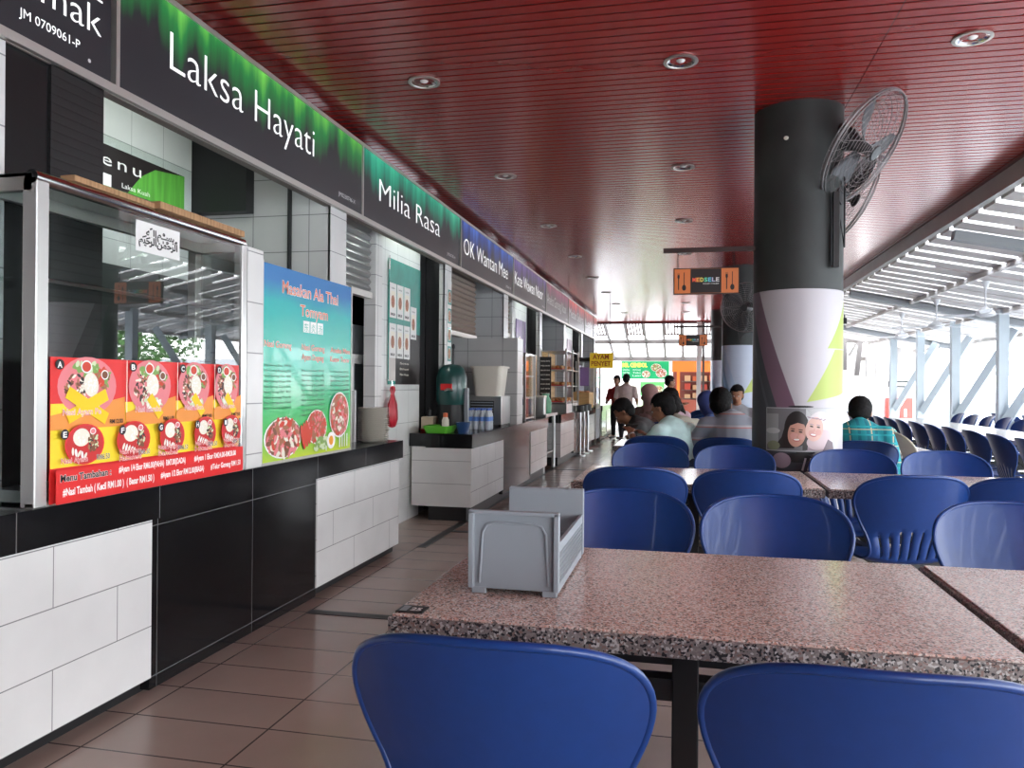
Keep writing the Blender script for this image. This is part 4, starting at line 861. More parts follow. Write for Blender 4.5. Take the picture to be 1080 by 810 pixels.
# hanging food-court signs
def hsign(x,y,lab,xe):
    t=thing('hanging_sign',lab,'sign',(x,y,1.88),group='orange and black signs hung from the columns')
    m=MB(); m.box(x-.22,x+.22,y-.012,y+.012,1.885,2.065,mat('sign_frame_brown',(.05,.02,.015),.4)); m.build('frame',t)
    m=MB(); m.box(x-.212,x+.212,y-.016,y-.012,1.892,2.058,mat('sign_orange',(.55,.16,.05),.4,emit=.08)); pan=m.build('orange_face',t)
    d=Dec((x-.22,y-.0165,1.885),(1,0,0),(0,0,1)); d.rect(.115,.008,.32,.172,PB)
    cs=[(.6,.08,.04),(.65,.25,.05),(.6,.5,.1),(.1,.5,.3),(.1,.4,.55),(.4,.4,.55),(.5,.5,.5)]
    for k,ch in enumerate('MEDSELE'): d.text(ch,.128+k*.026,.150+k*.026,.085,.028,mat('sgn%d'%k,cs[k],.4,emit=.15),bold=.03)
    d.text('FOOD COURT',.20,.305,.065,.01,PW)
    for o_ in (.0,.32):
        d.line(.035+o_,.03,.035+o_,.12,.007,PB); d.ell(.035+o_,.12,.008,.015,PB); 
        for q in (-.006,0,.006): d.line(.035+o_+q,.12,.035+o_+q,.145,.002,PB)
        d.line(.072+o_,.06,.072+o_,.15,.005,PB); d.ell(.072+o_,.045,.014,.02,PB)
    d.build('emblem',pan)
    m=MB(); m.box(x-.29,xe,y-.015,y+.015,2.175,2.205,mat('dark_brown_bar',(.04,.02,.018),.5)); m.build('arm',t)
    for xx in (x-.19,x+.18):
        m=MB(); z=2.065
        while z<2.175:
            m.tube([(xx+.006*math.cos(a)*(1 if int(z*1000)%2 else .4),y+.004*math.sin(a),z+.009+.010*math.sin(a)) for a in [2*PI*i/8 for i in range(8)]],.0018,M_black,4,closed=True); z+=.016
        m.build('chain',t)
hsign(.12,5.55,'orange and black food court sign with fork and spoon, hung from the nearest column',.44)
hsign(.08,12.6,'far orange and black sign hung from the second column',.51)
# fans under the veranda roof
M_fw=mat('white_fan',(.75,.75,.76),.4)
def cfan(x,y,rot,l):
    z=rz_(x); t=thing('ceiling_fan',l,'fan',(x,y,z-.35),group='white ceiling fans under the veranda roof')
    m=MB(); m.lathe([(0,z+.0),(.06,z-.0),(.05,z-.03),(.018,z-.10),(.012,z-.10)],(x,y,0),M_fw,16); m.cyl((x,y,z-.35),(x,y,z-.08),.012,M_fw,10); m.build('down_rod',t,smooth=True)
    m=MB(); m.lathe([(.015,z-.33),(.05,z-.36),(.11,z-.40),(.12,z-.44),(.06,z-.47),(0,z-.475)],(x,y,0),M_fw,20); m.build('motor_housing',t,smooth=True)
    for k in range(3):
        a=rot+2*PI*k/3; d_=Vector((math.cos(a),math.sin(a),0)); s_=Vector((-math.sin(a),math.cos(a),.12)); c=Vector((x,y,z-.425)); V=[]
        for q,w in ((.10,.03),(.2,.055),(.62,.075),(.66,.06)): V+=[c+d_*q-s_*w,c+d_*q+s_*w]
        m=MB(); m.add(V,[(0,2,3,1),(2,4,5,3),(4,6,7,5)],M_fw); o=m.build('blade',t); so=o.modifiers.new('s','SOLIDIFY'); so.thickness=.006
    return t
for i,(x,y,r) in enumerate(((3.80,11.4,.2),(3.82,13.55,.5),(3.88,15.85,.3))): cfan(x,y,r,f'white ceiling fan under the veranda roof, {["nearest","middle","farthest"][i]} of the three')
for i,(x,y) in enumerate(((3.2,17.6),(3.0,18.9),(2.8,20.2))):
    t=thing('spotlight',f'small black spotlight under the veranda roof, {["nearest","middle","farthest"][i]} of the three','lamp',(x,y,2.6),group='black spotlights under the veranda roof'); z=rz_(x)
    m=MB(); m.cyl((x,y,z-.09),(x,y,z+.01),.012,M_black,8); m.build('stem',t); m=MB(); m.lathe([(0,.06),(.045,.06),(.05,-.06),(0,-.05)],(x,y,z-.13),M_black,12); m.build('head',t)
# ------------------------------------------------ tables
M_gr=granite('granite_top',(.58,.43,.375),(.20,.165,.155),(.80,.74,.69),260,.17)
M_gre=granite('granite_rough_edge',(.22,.19,.18),(.015,.015,.018),(.55,.52,.50),230,.45)
def granite_table(cx,cy,label,w=1.24,dep=.81,leg_y=None):
    t=thing('granite_table',label,'table',(cx,cy,0),group='granite topped dining tables')
    m=MB(); x0,x1,y0,y1=cx-w/2,cx+w/2,cy-dep/2,cy+dep/2; z0,z1=.715,.76; r=.018
    m.box(x0+r*.4,x1-r*.4,y0+r*.4,y1-r*.4,z1-.006,z1,M_gr)
    for a in ((x0,x1,y0,y0+r),(x0,x1,y1-r,y1),(x0,x0+r,y0,y1),(x1-r,x1,y0,y1)): pass
    m.box(x0,x1,y0,y1,z0,z1-.005,M_gre); m.build('tabletop',t,bevel=.004)
    for s_ in (-1,1):
        yy=cy+s_*(dep/2-.10)
        m=MB(); m.box(cx-.027,cx+.027,yy-.025,yy+.025,.02,.70,M_black); m.box(cx-.2,cx+.2,yy-.03,yy+.03,0,.03,M_black); m.build('leg',t,bevel=.003)
        m=MB(); m.box(cx-.42,cx+.42,yy-.02,yy+.02,.675,.716,M_black); m.build('top_bar',t)
        m=MB(); m.box(cx-.30,cx+.30,yy-.02,yy+.02,.60,.645,M_black); m.build('cross_bar',t)
        m=MB(); m.box(cx-.30,cx+.30,yy-.02,yy+.02,.385,.43,M_black); m.build('seat_bar',t)
    m=MB(); m.box(cx-.02,cx+.02,cy-dep/2+.1,cy+dep/2-.1,.15,.19,M_black); m.build('stretcher',t)
    return t
rowy=[1.985,4.455,6.93,9.40,11.87,14.34]; rname=['first','second','third','fourth','fifth','sixth']
TX={0:(0.0,1.255,2.5),1:(.035,1.29),2:(.02,1.275),3:(.02,1.275),4:(.02,),5:(.02,)}
granite_table(0.0,rowy[0],'nearest granite table, the one carrying the grey cutlery caddy')
granite_table(1.255,rowy[0],'granite table at the right edge of the first row, beyond the dark seam')
sidew=['left','right']
for r in range(1,6):
    for i,x in enumerate(TX[r]): granite_table(x,rowy[r],f'granite table in the {rname[r]} row from the camera, {sidew[i]} one' if len(TX[r])>1 else f'granite table alone in the {rname[r]} row from the camera')
# number plate sticker on the near table
t=thing('number_tag','small dark and clear tag stuck on the front left corner of the near table','tag',(-.575,1.625,.76)); m=MB(); m.box(-.61,-.55,1.60,1.65,.760,.7625,M_black); m.build('plate',t)
d=Dec((-.61,1.60,.7628),(1,0,0),(0,1,0)); d.rect(.006,.006,.022,.044,M_lgrey); d.text('25',.028,.052,.012,.022,PW,bold=.03); d.build('print',t)
# ------------------------------------------------ blue chairs
def chair_shell(mm,rimm):
    # profile from the front edge of the seat to the top of the back; the sitter faces +Y
    P=[(.235,.425,.150),(.225,.445,.175),(.15,.452,.195),(.05,.447,.200),(-.06,.440,.196),(-.12,.443,.183),(-.155,.465,.170),(-.175,.50,.172),(-.192,.55,.186),(-.210,.60,.208),(-.228,.65,.232),(-.246,.70,.252),(-.262,.745,.260),(-.276,.785,.252),(-.287,.817,.228),(-.295,.840,.186),(-.300,.853,.137),(-.303,.8595,.080),(-.304,.861,.018)]
    # fine version
    def interp(t):
        f=t*(len(P)-1);i=min(int(f),len(P)-2);u=f-i
        p0=P[max(i-1,0)];p1=P[i];p2=P[i+1];p3=P[min(i+2,len(P)-1)]
        return [.5*((2*p1[k])+(-p0[k]+p2[k])*u+(2*p0[k]-5*p1[k]+4*p2[k]-p3[k])*u*u+(-p0[k]+3*p1[k]-3*p2[k]+p3[k])*u**3) for k in range(3)]
    us=[-1,-.97,-.90]
    sl=[-.72,-.48,-.24,0,.24,.48,.72]
    for s_ in sl: us+=[s_-.022,s_+.022, ]
    us+=[.90,.97,1]; us=sorted(set(us)|{(a+b)/2 for a,b in zip(sl,sl[1:])})
    NT=44; V=[];F=[]
    for i in range(NT+1):
        y,z,w=interp(i/NT)
        back=max(0,min(1,(z-.46)/.15)) if y<-.1 else 0
        front=1-back
        for u in us:
            dy=.075*back*(u*w/.26)**2          # back curls forward at the sides
            dz=.018*front*abs(u)**3-.006*front*(1-u*u)
            V.append((u*w*(1-.04*back*u*u),y+dy,z+dz))
    n=len(us)
    def slot(i,j):
        t=(i+.5)/NT; y,z,w=interp(t); mid=(us[j]+us[j+1])/2
        inb=any(us[j]>=s_-.0225 and us[j+1]<=s_+.0225 for s_ in sl)
        return inb and y<-.13 and .475<z<.60-.035*abs(mid)
    for i in range(NT):
        for j in range(n-1):
            if not slot(i,j): F.append((i*n+j,i*n+j+1,(i+1)*n+j+1,(i+1)*n+j))
    m=MB(); m.add(V,F,mm); return m
def make_chair(mm,nm):
    t=thing(nm,'','chair',(0,0,0))
    o=chair_shell(mm,mm).build('seat_shell',t,smooth=True,ang=80)
    s_=o.modifiers.new('s','SOLIDIFY'); s_.thickness=.007; s_.offset=0
    # rolled rim
    m=MB(); mesh=o.data; 
    P_=[v.co.copy() for v in mesh.vertices]; nn=len(P_)//45
    rim=[P_[i*nn] for i in range(43)]+[(P_[43*nn]+P_[44*nn])/2,(P_[43*nn+nn-1]+P_[44*nn+nn-1])/2]+[P_[i*nn+nn-1] for i in range(42,-1,-1)]+[P_[j] for j in range(nn-2,0,-2)]
    m.tube(rim,.0075,mm,8,closed=True); m.build('rim',o,smooth=True,ang=80)
    return t
def add_mount(t):
    # carrying arm: under the seat and forward to the table frame
    m=MB(); m.box(-.09,.09,-.07,.12,.405,.432,M_black); m.box(-.13,.13,-.03,.03,.42,.437,M_black); m.build('seat_plate',t)
    m=MB(); m.bar((0,.06,.405),(0,.60,.405),.045,.04,M_black); m.build('carrying_arm',t)
ch0=make_chair(M_blue,'blue_chair'); add_mount(ch0); used=[0]
def chair(x,y,rz,label,group,src=None):
    s_=src or ch0
    if s_ is ch0 and not used[0]:
        used[0]=1; ch0.location=(x,y,0); ch0.rotation_euler=(0,0,rz); ch0['label']=label; ch0['group']=group; return ch0
    return dup(s_,(x,y,0),rz,label,group)
G1='blue chairs round the granite tables'
side={-1:'near side',1:'far side'}; OFF=.303
pos={0:[(-1,-.30,1.145,0),(-1,.275,1.15,0),(1,-.225,2.98,0),(1,.30,2.96,0),(1,1.06,3.0,0),(-1,1.05,1.22,0)],
 1:[(-1,-.25,3.79,0),(-1,.28,3.82,0),(-1,.97,3.78,8),(-1,1.50,3.80,-6),(1,-.24,5.44,0),(1,.30,5.40,0),(1,.99,5.27,0),(1,1.53,5.33,0)],
 2:[(-1,-.24,6.22,0),(-1,.30,6.20,0),(-1,1.27,6.17,0),(1,-.26,7.95,0),(1,.30,7.95,0),(1,1.0,7.95,0),(1,1.55,7.92,0)],
 3:[(-1,-.24,8.70,0),(-1,.30,8.70,0),(-1,1.0,8.70,0),(-1,1.55,8.70,0),(1,-.26,10.42,0),(1,.30,10.42,0)],
 4:[(-1,-.24,11.17,0),(-1,.30,11.2,0),(1,-.26,12.9,0)],5:[(-1,-.24,13.64,0),(-1,.30,13.64,0)]}
ordn=['first','second','third','fourth','fifth','sixth','seventh','eighth']
for r in pos:
    cnt={-1:0,1:0}
    for s_,x,ytop,tw in sorted(pos[r],key=lambda q:(q[0],q[1])):
        k=cnt[s_];cnt[s_]+=1
        y=ytop+OFF if s_<0 else ytop-OFF
        rz=(0 if s_<0 else PI)+R(tw)
        lab=f'blue moulded chair, {side[s_]} of the {rname[r]} table row, {ordn[k]} from the left'
        chair(x,y,rz,lab,G1)
# cream chair turned sideways
cc=make_chair(M_cream,'cream_chair'); add_mount(cc); cc.location=(1.72,5.92,0); cc.scale=(1,1,1.09); cc.rotation_euler=(0,0,R(-98)); tag(cc,'only cream white chair, seen edge-on behind the second row of tables','chair')
# ------------------------------------------------ cutlery caddy
t=thing('cutlery_caddy','grey plastic cutlery caddy with perforated sides on the near table','caddy',(-.39,2.0,.76))
X0,X1,Y0,Y1=-.50,-.285,1.80,2.22
def end_panel(yf,s_):
    m=MB(); th=.006
    m.box(X0,X1,yf-th/2,yf+th/2,.772,.955,M_lgrey)
    for a,b in ((X0,X0+.012),(X1-.012,X1)): m.box(a,b,yf-(.018 if s_<0 else 0),yf+(0 if s_<0 else .018),.775,.955,M_lgrey)
    m.box(X0,X1,yf-(.018 if s_<0 else 0),yf+(0 if s_<0 else .018),.948,.957,M_lgrey)
    for a in (X0+.006,X1-.04): m.box(a,a+.034,yf-.006,yf+.006,.7602,.775,M_lgrey)
    yy=yf+s_*.006
    m.tube([(X0+.025,yy,.785),(X0+.032,yy,.905),(X0+.042,yy,.922),(X0+.06,yy,.928),(X1-.06,yy,.928),(X1-.042,yy,.922),(X1-.032,yy,.905),(X1-.025,yy,.785)],.0035,M_lgrey,6)
    return m
end_panel(Y0,-1).build('end_panel',t,bevel=.002); end_panel(Y1,1).build('end_panel',t,bevel=.002)
def side_panel(x):
    # perforated wall: frame plus a real lattice
    m=MB(); th=.004; ya,yb=Y0+.004,Y1-.004; z0,z1=.768,.885
    m.box(x-th/2,x+th/2,ya,yb,z0,z0+.018,M_lgrey); m.box(x-th/2-.002,x+th/2+.002,ya,yb,z1-.022,z1,M_lgrey)
    ny=30; nz=7; hz=(z1-.022-z0-.018)/nz; hy=(yb-ya)/ny
    for k in range(1,nz): m.box(x-.0012,x+.0012,ya,yb,z0+.018+k*hz-.0026,z0+.018+k*hz+.0026,M_lgrey)
    for j in range(ny+1): m.box(x-.0012,x+.0012,ya+j*hy-.0028,ya+j*hy+.0028,z0+.018,z1-.022,M_lgrey)
    return m
side_panel(X1-.006).build('side_panel',t); side_panel(X0+.006).build('side_panel',t)
m=MB(); m.box(X0+.006,X1-.006,Y0,Y1,.772,.777,M_grey); m.build('bottom',t)
for k in (1,2): m=MB(); m.box(X0+.008,X1-.008,Y0+.14*k-.002,Y0+.14*k+.002,.777,.86,M_grey); m.build('divider',t)
# ------------------------------------------------ veranda tables and chairs
M_vt=granite('pale_granite_top',(.50,.47,.44),(.25,.24,.23),(.7,.68,.66),180,.2)
G2='blue chairs along the veranda tables'
def vtable(cx,y0,n,label0):
    for i in range(n):
        ya=y0+i*1.25; t=thing('long_dining_table',f'{label0}, {ordn[i]} slab from the near end','table',(cx,ya+.62,0),group='pale granite tables on the veranda')
        m=MB(); m.box(cx-.36,cx+.36,ya,ya+1.24,.715,.76,M_vt); m.build('tabletop',t,bevel=.004)
        for s_ in (-1,1):
            m=MB(); m.bar((cx-.3,ya+.62+s_*.3,.03),(cx+.3,ya+.62+s_*.3,.70),.05,.04,M_black); m.build('crossed_leg',t)
            m=MB(); m.bar((cx+.3,ya+.62+s_*.3+.05,.03),(cx-.3,ya+.62+s_*.3+.05,.70),.05,.04,M_black); m.build('crossed_leg',t)
            m=MB(); m.box(cx-.75,cx+.75,ya+.62+s_*.3-.02,ya+.62+s_*.3+.02,.385,.425,M_black); m.build('seat_beam',t)
        m=MB(); m.box(cx-.025,cx+.025,ya+.2,ya+1.04,.67,.716,M_black); m.build('top_beam',t)
vtable(3.42,6.6,6,'nearer long line of pale tables on the veranda'); vtable(5.75,8.4,5,'farther line of pale tables by the veranda posts')
vc=make_chair(M_blue,'blue_chair'); vp=[]; m=MB(); m.box(-.09,.09,-.07,.12,.405,.432,M_black); m.build('seat_plate',vc); vused=[0]
def vchair(x,y,rz,label):
    if not vused[0]: vused[0]=1; vc.location=(x,y,0); vc.rotation_euler=(0,0,rz); vc['label']=label; vc['group']=G2; return
    dup(vc,(x,y,0),rz,label,G2)
rg=random.Random(11); on=[*ordn,'ninth','tenth','eleventh','twelfth','thirteenth','fourteenth']
for i in range(12): vchair(2.86,6.95+.62*i,R(-90+rg.uniform(-4,4)),f'blue chair, aisle side of the nearer veranda table, {on[i]} from the near end')
for i in range(12): vchair(3.98,6.95+.62*i,R(90+rg.uniform(-4,4)),f'blue chair, outer side of the nearer veranda table, {on[i]} from the near end')
for i in range(10): vchair(5.19,8.75+.62*i,R(-90+rg.uniform(-4,4)),f'blue chair, inner side of the farther veranda table, {on[i]} from the near end')
for i in range(9): vchair(6.31,8.75+.62*i,R(90+rg.uniform(-4,4)),f'blue chair, outer side of the farther veranda table, {on[i]} from the near end')
# ------------------------------------------------ people
def prof_capsule(m,p,q,r0,r1,mt,sc=None,n=14,X=None,fl=1.0):
    """tapered limb with round ends; X and fl flatten it across"""
    p=Vector(p);q=Vector(q);d=q-p;L=max(d.length,1e-4);z=d/L
    if X is None: x,y,_=frame(z)
    else:
        x=Vector(X);x=(x-z*x.dot(z)).normalized();y=z.cross(x)
    V=[];F=[];rings=[]
    for k in range(5): a=-PI/2+PI/2*k/4; rings.append((r0*math.sin(a),r0*math.cos(a)))
    for k in range(1,4): t=k/4; rings.append((L*t,r0+(r1-r0)*t))
    for k in range(5): a=PI/2*k/4; rings.append((L+r1*math.sin(a),r1*math.cos(a)))
    for h,r in rings:
        r=max(r,.0006)
        for j in range(n):
            a=2*PI*j/n; V.append(p+z*h+x*r*math.cos(a)+y*r*fl*math.sin(a))
    N=len(rings)
    for i in range(N-1):
        for j in range(n): F.append((i*n+j,i*n+(j+1)%n,(i+1)*n+(j+1)%n,(i+1)*n+j))
    F.append(tuple(range(n-1,-1,-1)));F.append(tuple((N-1)*n+j for j in range(n)))
    m.add(V,F,mt)
def remeshed(mb,name,parent,voxel,mt,smooth=6):
    me=bpy.data.meshes.new('tmp'); me.from_pydata(mb.V,[],mb.F); me.materials.append(mt)
    o=bpy.data.objects.new('tmp',me); COL.objects.link(o)
    r=o.modifiers.new('r','REMESH'); r.mode='VOXEL'; r.voxel_size=voxel
    s_=o.modifiers.new('s','SMOOTH'); s_.iterations=smooth; s_.factor=.5
    dg=bpy.context.evaluated_depsgraph_get(); e=bpy.data.meshes.new_from_object(o.evaluated_get(dg))
    bpy.data.objects.remove(o); e.name=name; e.materials.clear(); e.materials.append(mt)
    off=Vector((0,0,0));p=parent
    while p is not None: off+=p.location;p=p.parent
    e.transform(Matrix.Translation(-off)); e.polygons.foreach_set('use_smooth',[True]*len(e.polygons))
    ob=bpy.data.objects.new(name,e); COL.objects.link(ob); ob.parent=parent; return ob
def person(label,hip,face,shirt,trousers,stand=False,lean=0.1,head_t=(0,0),head_yaw=0,hands=None,hair='short',hairm=None,scale=1.0,voxel=.011,sleeve='short',headoff=(0,0,0),hijab=None,group=None,glasses=False,skin=None):
    """hip: point between the hips; face: heading in degrees, 0 = +Y, positive to the left. hands: [(elbow),(hand)] x2 in local coordinates right, forward, up from the hip"""
    sk=skin or M_skin; hp=Vector(hip); a=R(face); fw=Vector((-math.sin(a),math.cos(a),0)); rt=Vector((math.cos(a),math.sin(a),0)); up=Vector((0,0,1))
    def L(r,f,u): return hp+rt*r*scale+fw*f*scale+up*u*scale
    S=scale
    t=thing('person',label,'person',(hip[0],hip[1],0),group=group)
    sw=.185; tl=.46
    chest=L(0,lean*.75*tl,tl*.78*math.cos(lean)); neck=L(0,lean*1.05*tl,tl*1.03*math.cos(lean)+.02)
    hx,hy,hz=headoff; hd=neck+rt*hx+fw*(hy+.03)+up*(.135+hz)*S
    b=MB(); belly=L(0,lean*.3*tl,tl*.38)
    prof_capsule(b,L(0,0,.02),belly,.145*S,.135*S,sk,X=rt,fl=.72); prof_capsule(b,belly,chest,.135*S,.165*S,sk,X=rt,fl=.68)
    sh=[chest+rt*s_*sw*S+up*.05*S for s_ in (-1,1)]; prof_capsule(b,sh[0],sh[1],.06*S,.06*S,sk); prof_capsule(b,sh[0]*.6+sh[1]*.4+up*.02,sh[1]*.6+sh[0]*.4+up*.02,.075*S,.075*S,sk)
    prof_capsule(b,neck-up*.05*S,hd-up*.04*S,.058*S,.052*S,sk)
    # head frame
    hy_=R(face+head_yaw); hfw=Vector((-math.sin(hy_),math.cos(hy_),0)); pt=head_t[0]; hF=(hfw*math.cos(pt)-up*math.sin(pt)).normalized(); hR=Vector((math.cos(hy_),math.sin(hy_),0)); hU=hR.cross(hF)
    M3=Matrix((hR,hF,hU)).transposed()
    def H(r,f,u): return hd+hR*r*S+hF*f*S+hU*u*S
    b.ell(H(0,-.012,.035),(.074*S,.092*S,.085*S),sk,16,12,M3); b.ell(H(0,.022,-.03),(.058*S,.066*S,.075*S),sk,16,12,M3); b.ell(H(0,.052,-.088),(.028*S,.026*S,.022*S),sk,10,8,M3)
    prof_capsule(b,H(0,.083,.005),H(0,.105,-.028),.008*S,.013*S,sk); b.ell(H(.028,.078,-.02),(.02*S,.014*S,.016*S),sk,8,6,M3); b.ell(H(-.028,.078,-.02),(.02*S,.014*S,.016*S),sk,8,6,M3)
    b.ell(H(0,.086,-.055),(.022*S,.012*S,.010*S),sk,10,6,M3); prof_capsule(b,H(-.045,.074,.025),H(.045,.074,.025),.010*S,.010*S,sk)
    for s_ in (-1,1): b.ell(H(s_*.076,-.01,-.005),(.010*S,.020*S,.032*S),sk,8,8,M3)
    # arms
    if hands is None: hands=[((-.24,.10,.12),(-.12,.34,.20)),((.24,.10,.12),(.12,.34,.20))]
    cl=MB()
    for s_,(el,ha),shp in zip((-1,1),hands,sh):
        E=L(*el);Hn=L(*ha); prof_capsule(b,shp,E,.047*S,.038*S,sk); wr=E+(Hn-E)*.82; prof_capsule(b,E,wr,.039*S,.024*S,sk)
        d_=(Hn-E).normalized(); side_=d_.cross(up); side_=side_.normalized() if side_.length>.1 else rt
        if stand: side_=fw
        nrm=side_.cross(d_); pe=wr+d_*.085*S; prof_capsule(b,wr+d_*.02*S,pe-d_*.01*S,.026*S,.034*S,sk,X=side_,fl=.42)
        for k,(o_,ln) in enumerate(((-.027,.060),(-.009,.070),(.009,.066),(.027,.052))):
            f0=pe+side_*o_*S; f1=f0+d_*ln*.5*S-nrm*.006*S; f2=f1+d_*ln*.35*S-nrm*.022*S
            prof_capsule(b,f0,f1,.0095*S,.0088*S,sk,n=8); prof_capsule(b,f1,f2,.0088*S,.0075*S,sk,n=8)
        th0=wr+d_*.035*S+side_*(-s_)*.024*S; th1=th0+d_*.03*S+side_*(-s_)*.026*S; th2=th1+d_*.026*S-nrm*.012*S
        prof_capsule(b,th0,th1,.013*S,.011*S,sk,n=8); prof_capsule(b,th1,th2,.011*S,.009*S,sk,n=8)
        se=shp+(E-shp)*(.72 if sleeve=='short' else 1.0); prof_capsule(cl,shp,se,.064*S,(.060 if sleeve=='short' else .052)*S,shirt)
        if sleeve!='short': prof_capsule(cl,E,E+(wr-E)*.9,.05*S,.036*S,shirt)
    # legs
    tr=MB()
    for s_ in (-1,1):
        h0=L(s_*.085,0,0)
        if stand: kn=L(s_*.095,.02,-.40); an=L(s_*.10,-.01,-.76); toe=an+fw*.16*S-up*.045*S
        else: kn=L(s_*.12,.40,.02); an=Vector(L(s_*.13,.36,0)); an.z=.085; toe=an+fw*.15*S; toe.z=.035
        if stand: an.z=.085; toe.z=.035
        prof_capsule(b,h0,kn,.082*S,.056*S,sk); prof_capsule(b,kn,an,.052*S,.034*S,sk); prof_capsule(b,an-up*.03,toe,.038*S,.032*S,sk,X=rt,fl=.7)
        prof_capsule(tr,h0,kn,.096*S,.068*S,trousers); prof_capsule(tr,kn,an+(kn-an)*.12,.064*S,.05*S,trousers)
        so=MB(); prof_capsule(so,an-up*.035-fw*.03,toe+fw*.02,.044*S,.038*S,M_black,X=rt,fl=.8); so.build('shoe',t,smooth=True)
    body=remeshed(b,'body',t,voxel if not stand else voxel,sk,4)
    prof_capsule(tr,L(-.06,0,.0),L(.06,0,.0),.12*S,.12*S,trousers); prof_capsule(tr,L(0,0,0),L(0,.0,.08),.15*S,.145*S,trousers,X=rt,fl=.75)
    remeshed(tr,'trousers',t,.014,trousers,5)
    prof_capsule(cl,L(0,0,.05 if not stand else -.02),belly,.160*S,.152*S,shirt,X=rt,fl=.76); prof_capsule(cl,belly,chest,.152*S,.180*S,shirt,X=rt,fl=.72); prof_capsule(cl,sh[0],sh[1],.072*S,.072*S,shirt); prof_capsule(cl,sh[0]*.62+sh[1]*.38+up*.02,sh[1]*.62+sh[0]*.38+up*.02,.080*S,.080*S,shirt)
    prof_capsule(cl,neck-up*.05*S,neck-up*.005*S,.078*S,.060*S,shirt)
    remeshed(cl,'shirt',t,.013,shirt,5)
    # eyes
    for s_ in (-1,1):
        m=MB(); m.ell(H(s_*.030,.082,.006),(.011*S,.006*S,.006*S),mat('eye_white',(.6,.6,.58),.3),8,6,M3); m.ell(H(s_*.030,.087,.006),(.005*S,.003*S,.005*S),M_hair,8,6,M3); m.build('eye',t,smooth=True)
    m=MB(); m.ell(H(0,.095,-.055),(.020*S,.006*S,.006*S),mat('lips',(.30,.09,.07),.4),8,6,M3); m.build('lips',t,smooth=True)
    hm=hairm or M_hair
    if hijab:
        m=MB(); rg_=random.Random(2)
        prof_capsule(m,H(0,-.01,.04),H(0,-.01,-.06),.103*S,.098*S,hijab,X=hR,fl=1.12); prof_capsule(m,H(0,-.02,-.09),chest+up*.02,.088*S,.165*S,hijab,X=rt,fl=.85)
        # leave the face open
        me=remeshed(m,'headscarf',t,.012,hijab,3); bm=bmesh.new(); bm.from_mesh(me.data); off=t.location
        dl=[]
        for v in bm.verts:
            q=v.co+off-hd; rr,ff,uu=q.dot(hR)/S,q.dot(hF)/S,q.dot(hU)/S
            if ff>.045 and (rr/.058)**2+((uu+.01)/.082)**2<1: dl.append(v)
        bmesh.ops.delete(bm,geom=dl,context='VERTS'); bm.to_mesh(me.data); bm.free()
    else:
        m=MB(); m.ell(H(0,-.020,.045),(.086*S,.102*S,.092*S),hm,28,20,M3); m.ell(H(0,-.035,-.01),(.080*S,.078*S,.075*S),hm,20,14,M3)
        if hair=='long': prof_capsule(m,H(0,-.06,0),H(0,-.10,-.20),.085*S,.07*S,hm,X=hR,fl=.6)
        if hair=='bun': m.ell(H(0,-.12,.05),(.045*S,.045*S,.045*S),hm,12,8,M3)
        me=remeshed(m,'hair',t,.009,hm,2); bm=bmesh.new(); bm.from_mesh(me.data); off=t.location; dl=[]
        for v in bm.verts:
            q=v.co+off-hd; rr,ff,uu=q.dot(hR)/S,q.dot(hF)/S,q.dot(hU)/S
            v.co+=(q.normalized())*random.uniform(-.002,.003)
            if ff>.035 and uu<.062: dl.append(v)
            elif uu<-.03 and ff>-.02 and hair=='short': dl.append(v)
            elif uu<.02 and ff>.005 : dl.append(v)
        bmesh.ops.delete(bm,geom=dl,context='VERTS'); bm.to_mesh(me.data); bm.free()
    t['hd']=0; del t['hd']
    return t,H,L
def cloth(n,c,stripe=None,sc=1): 
    m=mat(n,c,.8); return vary(m,14,.12)
def stripe_mat(name,base,lines,axis=2,period=.085,width=.10,extra=None):
    m=mat(name,base,.8); N,L_,b=nt(m); tc_=N.new('ShaderNodeTexCoord'); s=N.new('ShaderNodeSeparateXYZ'); L_.new(tc_.outputs['Object'],s.inputs[0]); col=None
    def band(ax,per,ph,w,c,prev):
        q=N.new('ShaderNodeMath');q.operation='MULTIPLY_ADD';q.inputs[1].default_value=1/per;q.inputs[2].default_value=ph;L_.new(s.outputs[ax],q.inputs[0])
        f=N.new('ShaderNodeMath');f.operation='FRACT';L_.new(q.outputs[0],f.inputs[0]);l=N.new('ShaderNodeMath');l.operation='LESS_THAN';l.inputs[1].default_value=w;L_.new(f.outputs[0],l.inputs[0])
        mx=N.new('ShaderNodeMixRGB');L_.new(l.outputs[0],mx.inputs[0]);mx.inputs[2].default_value=(*c,1)
        if prev is None: mx.inputs[1].default_value=(*base,1)
        else: L_.new(prev,mx.inputs[1])
        return mx.outputs[0]
    for ax,per,ph,w,c in lines: col=band(ax,per,ph,w,c,col)
    L_.new(col,b.inputs['Base Color']); return m
M_dark=cloth('dark_trousers',(.014,.014,.018)); M_jean=cloth('dark_jeans',(.02,.03,.06))
# standing man in the aisle
person('man standing in the aisle with his back turned, pinkish white shirt and black trousers',(-1.36,18.0,.78),-8,cloth('pinkish_shirt',(.52,.42,.40)),M_dark,stand=True,lean=.02,head_t=(.25,0),scale=1.0,voxel=.012,hands=[((-.24,-.02,.16),(-.20,.20,.10)),((.25,-.02,.16),(.22,.18,.06))],headoff=(0,.0,-.01))
person('person in a red top facing the man in the aisle, mostly hidden by him',(-1.62,18.75,.74),160,cloth('red_top',(.35,.03,.03)),M_dark,stand=True,lean=.02,head_t=(.2,0),scale=.97,voxel=.014,headoff=(0,0,.03))
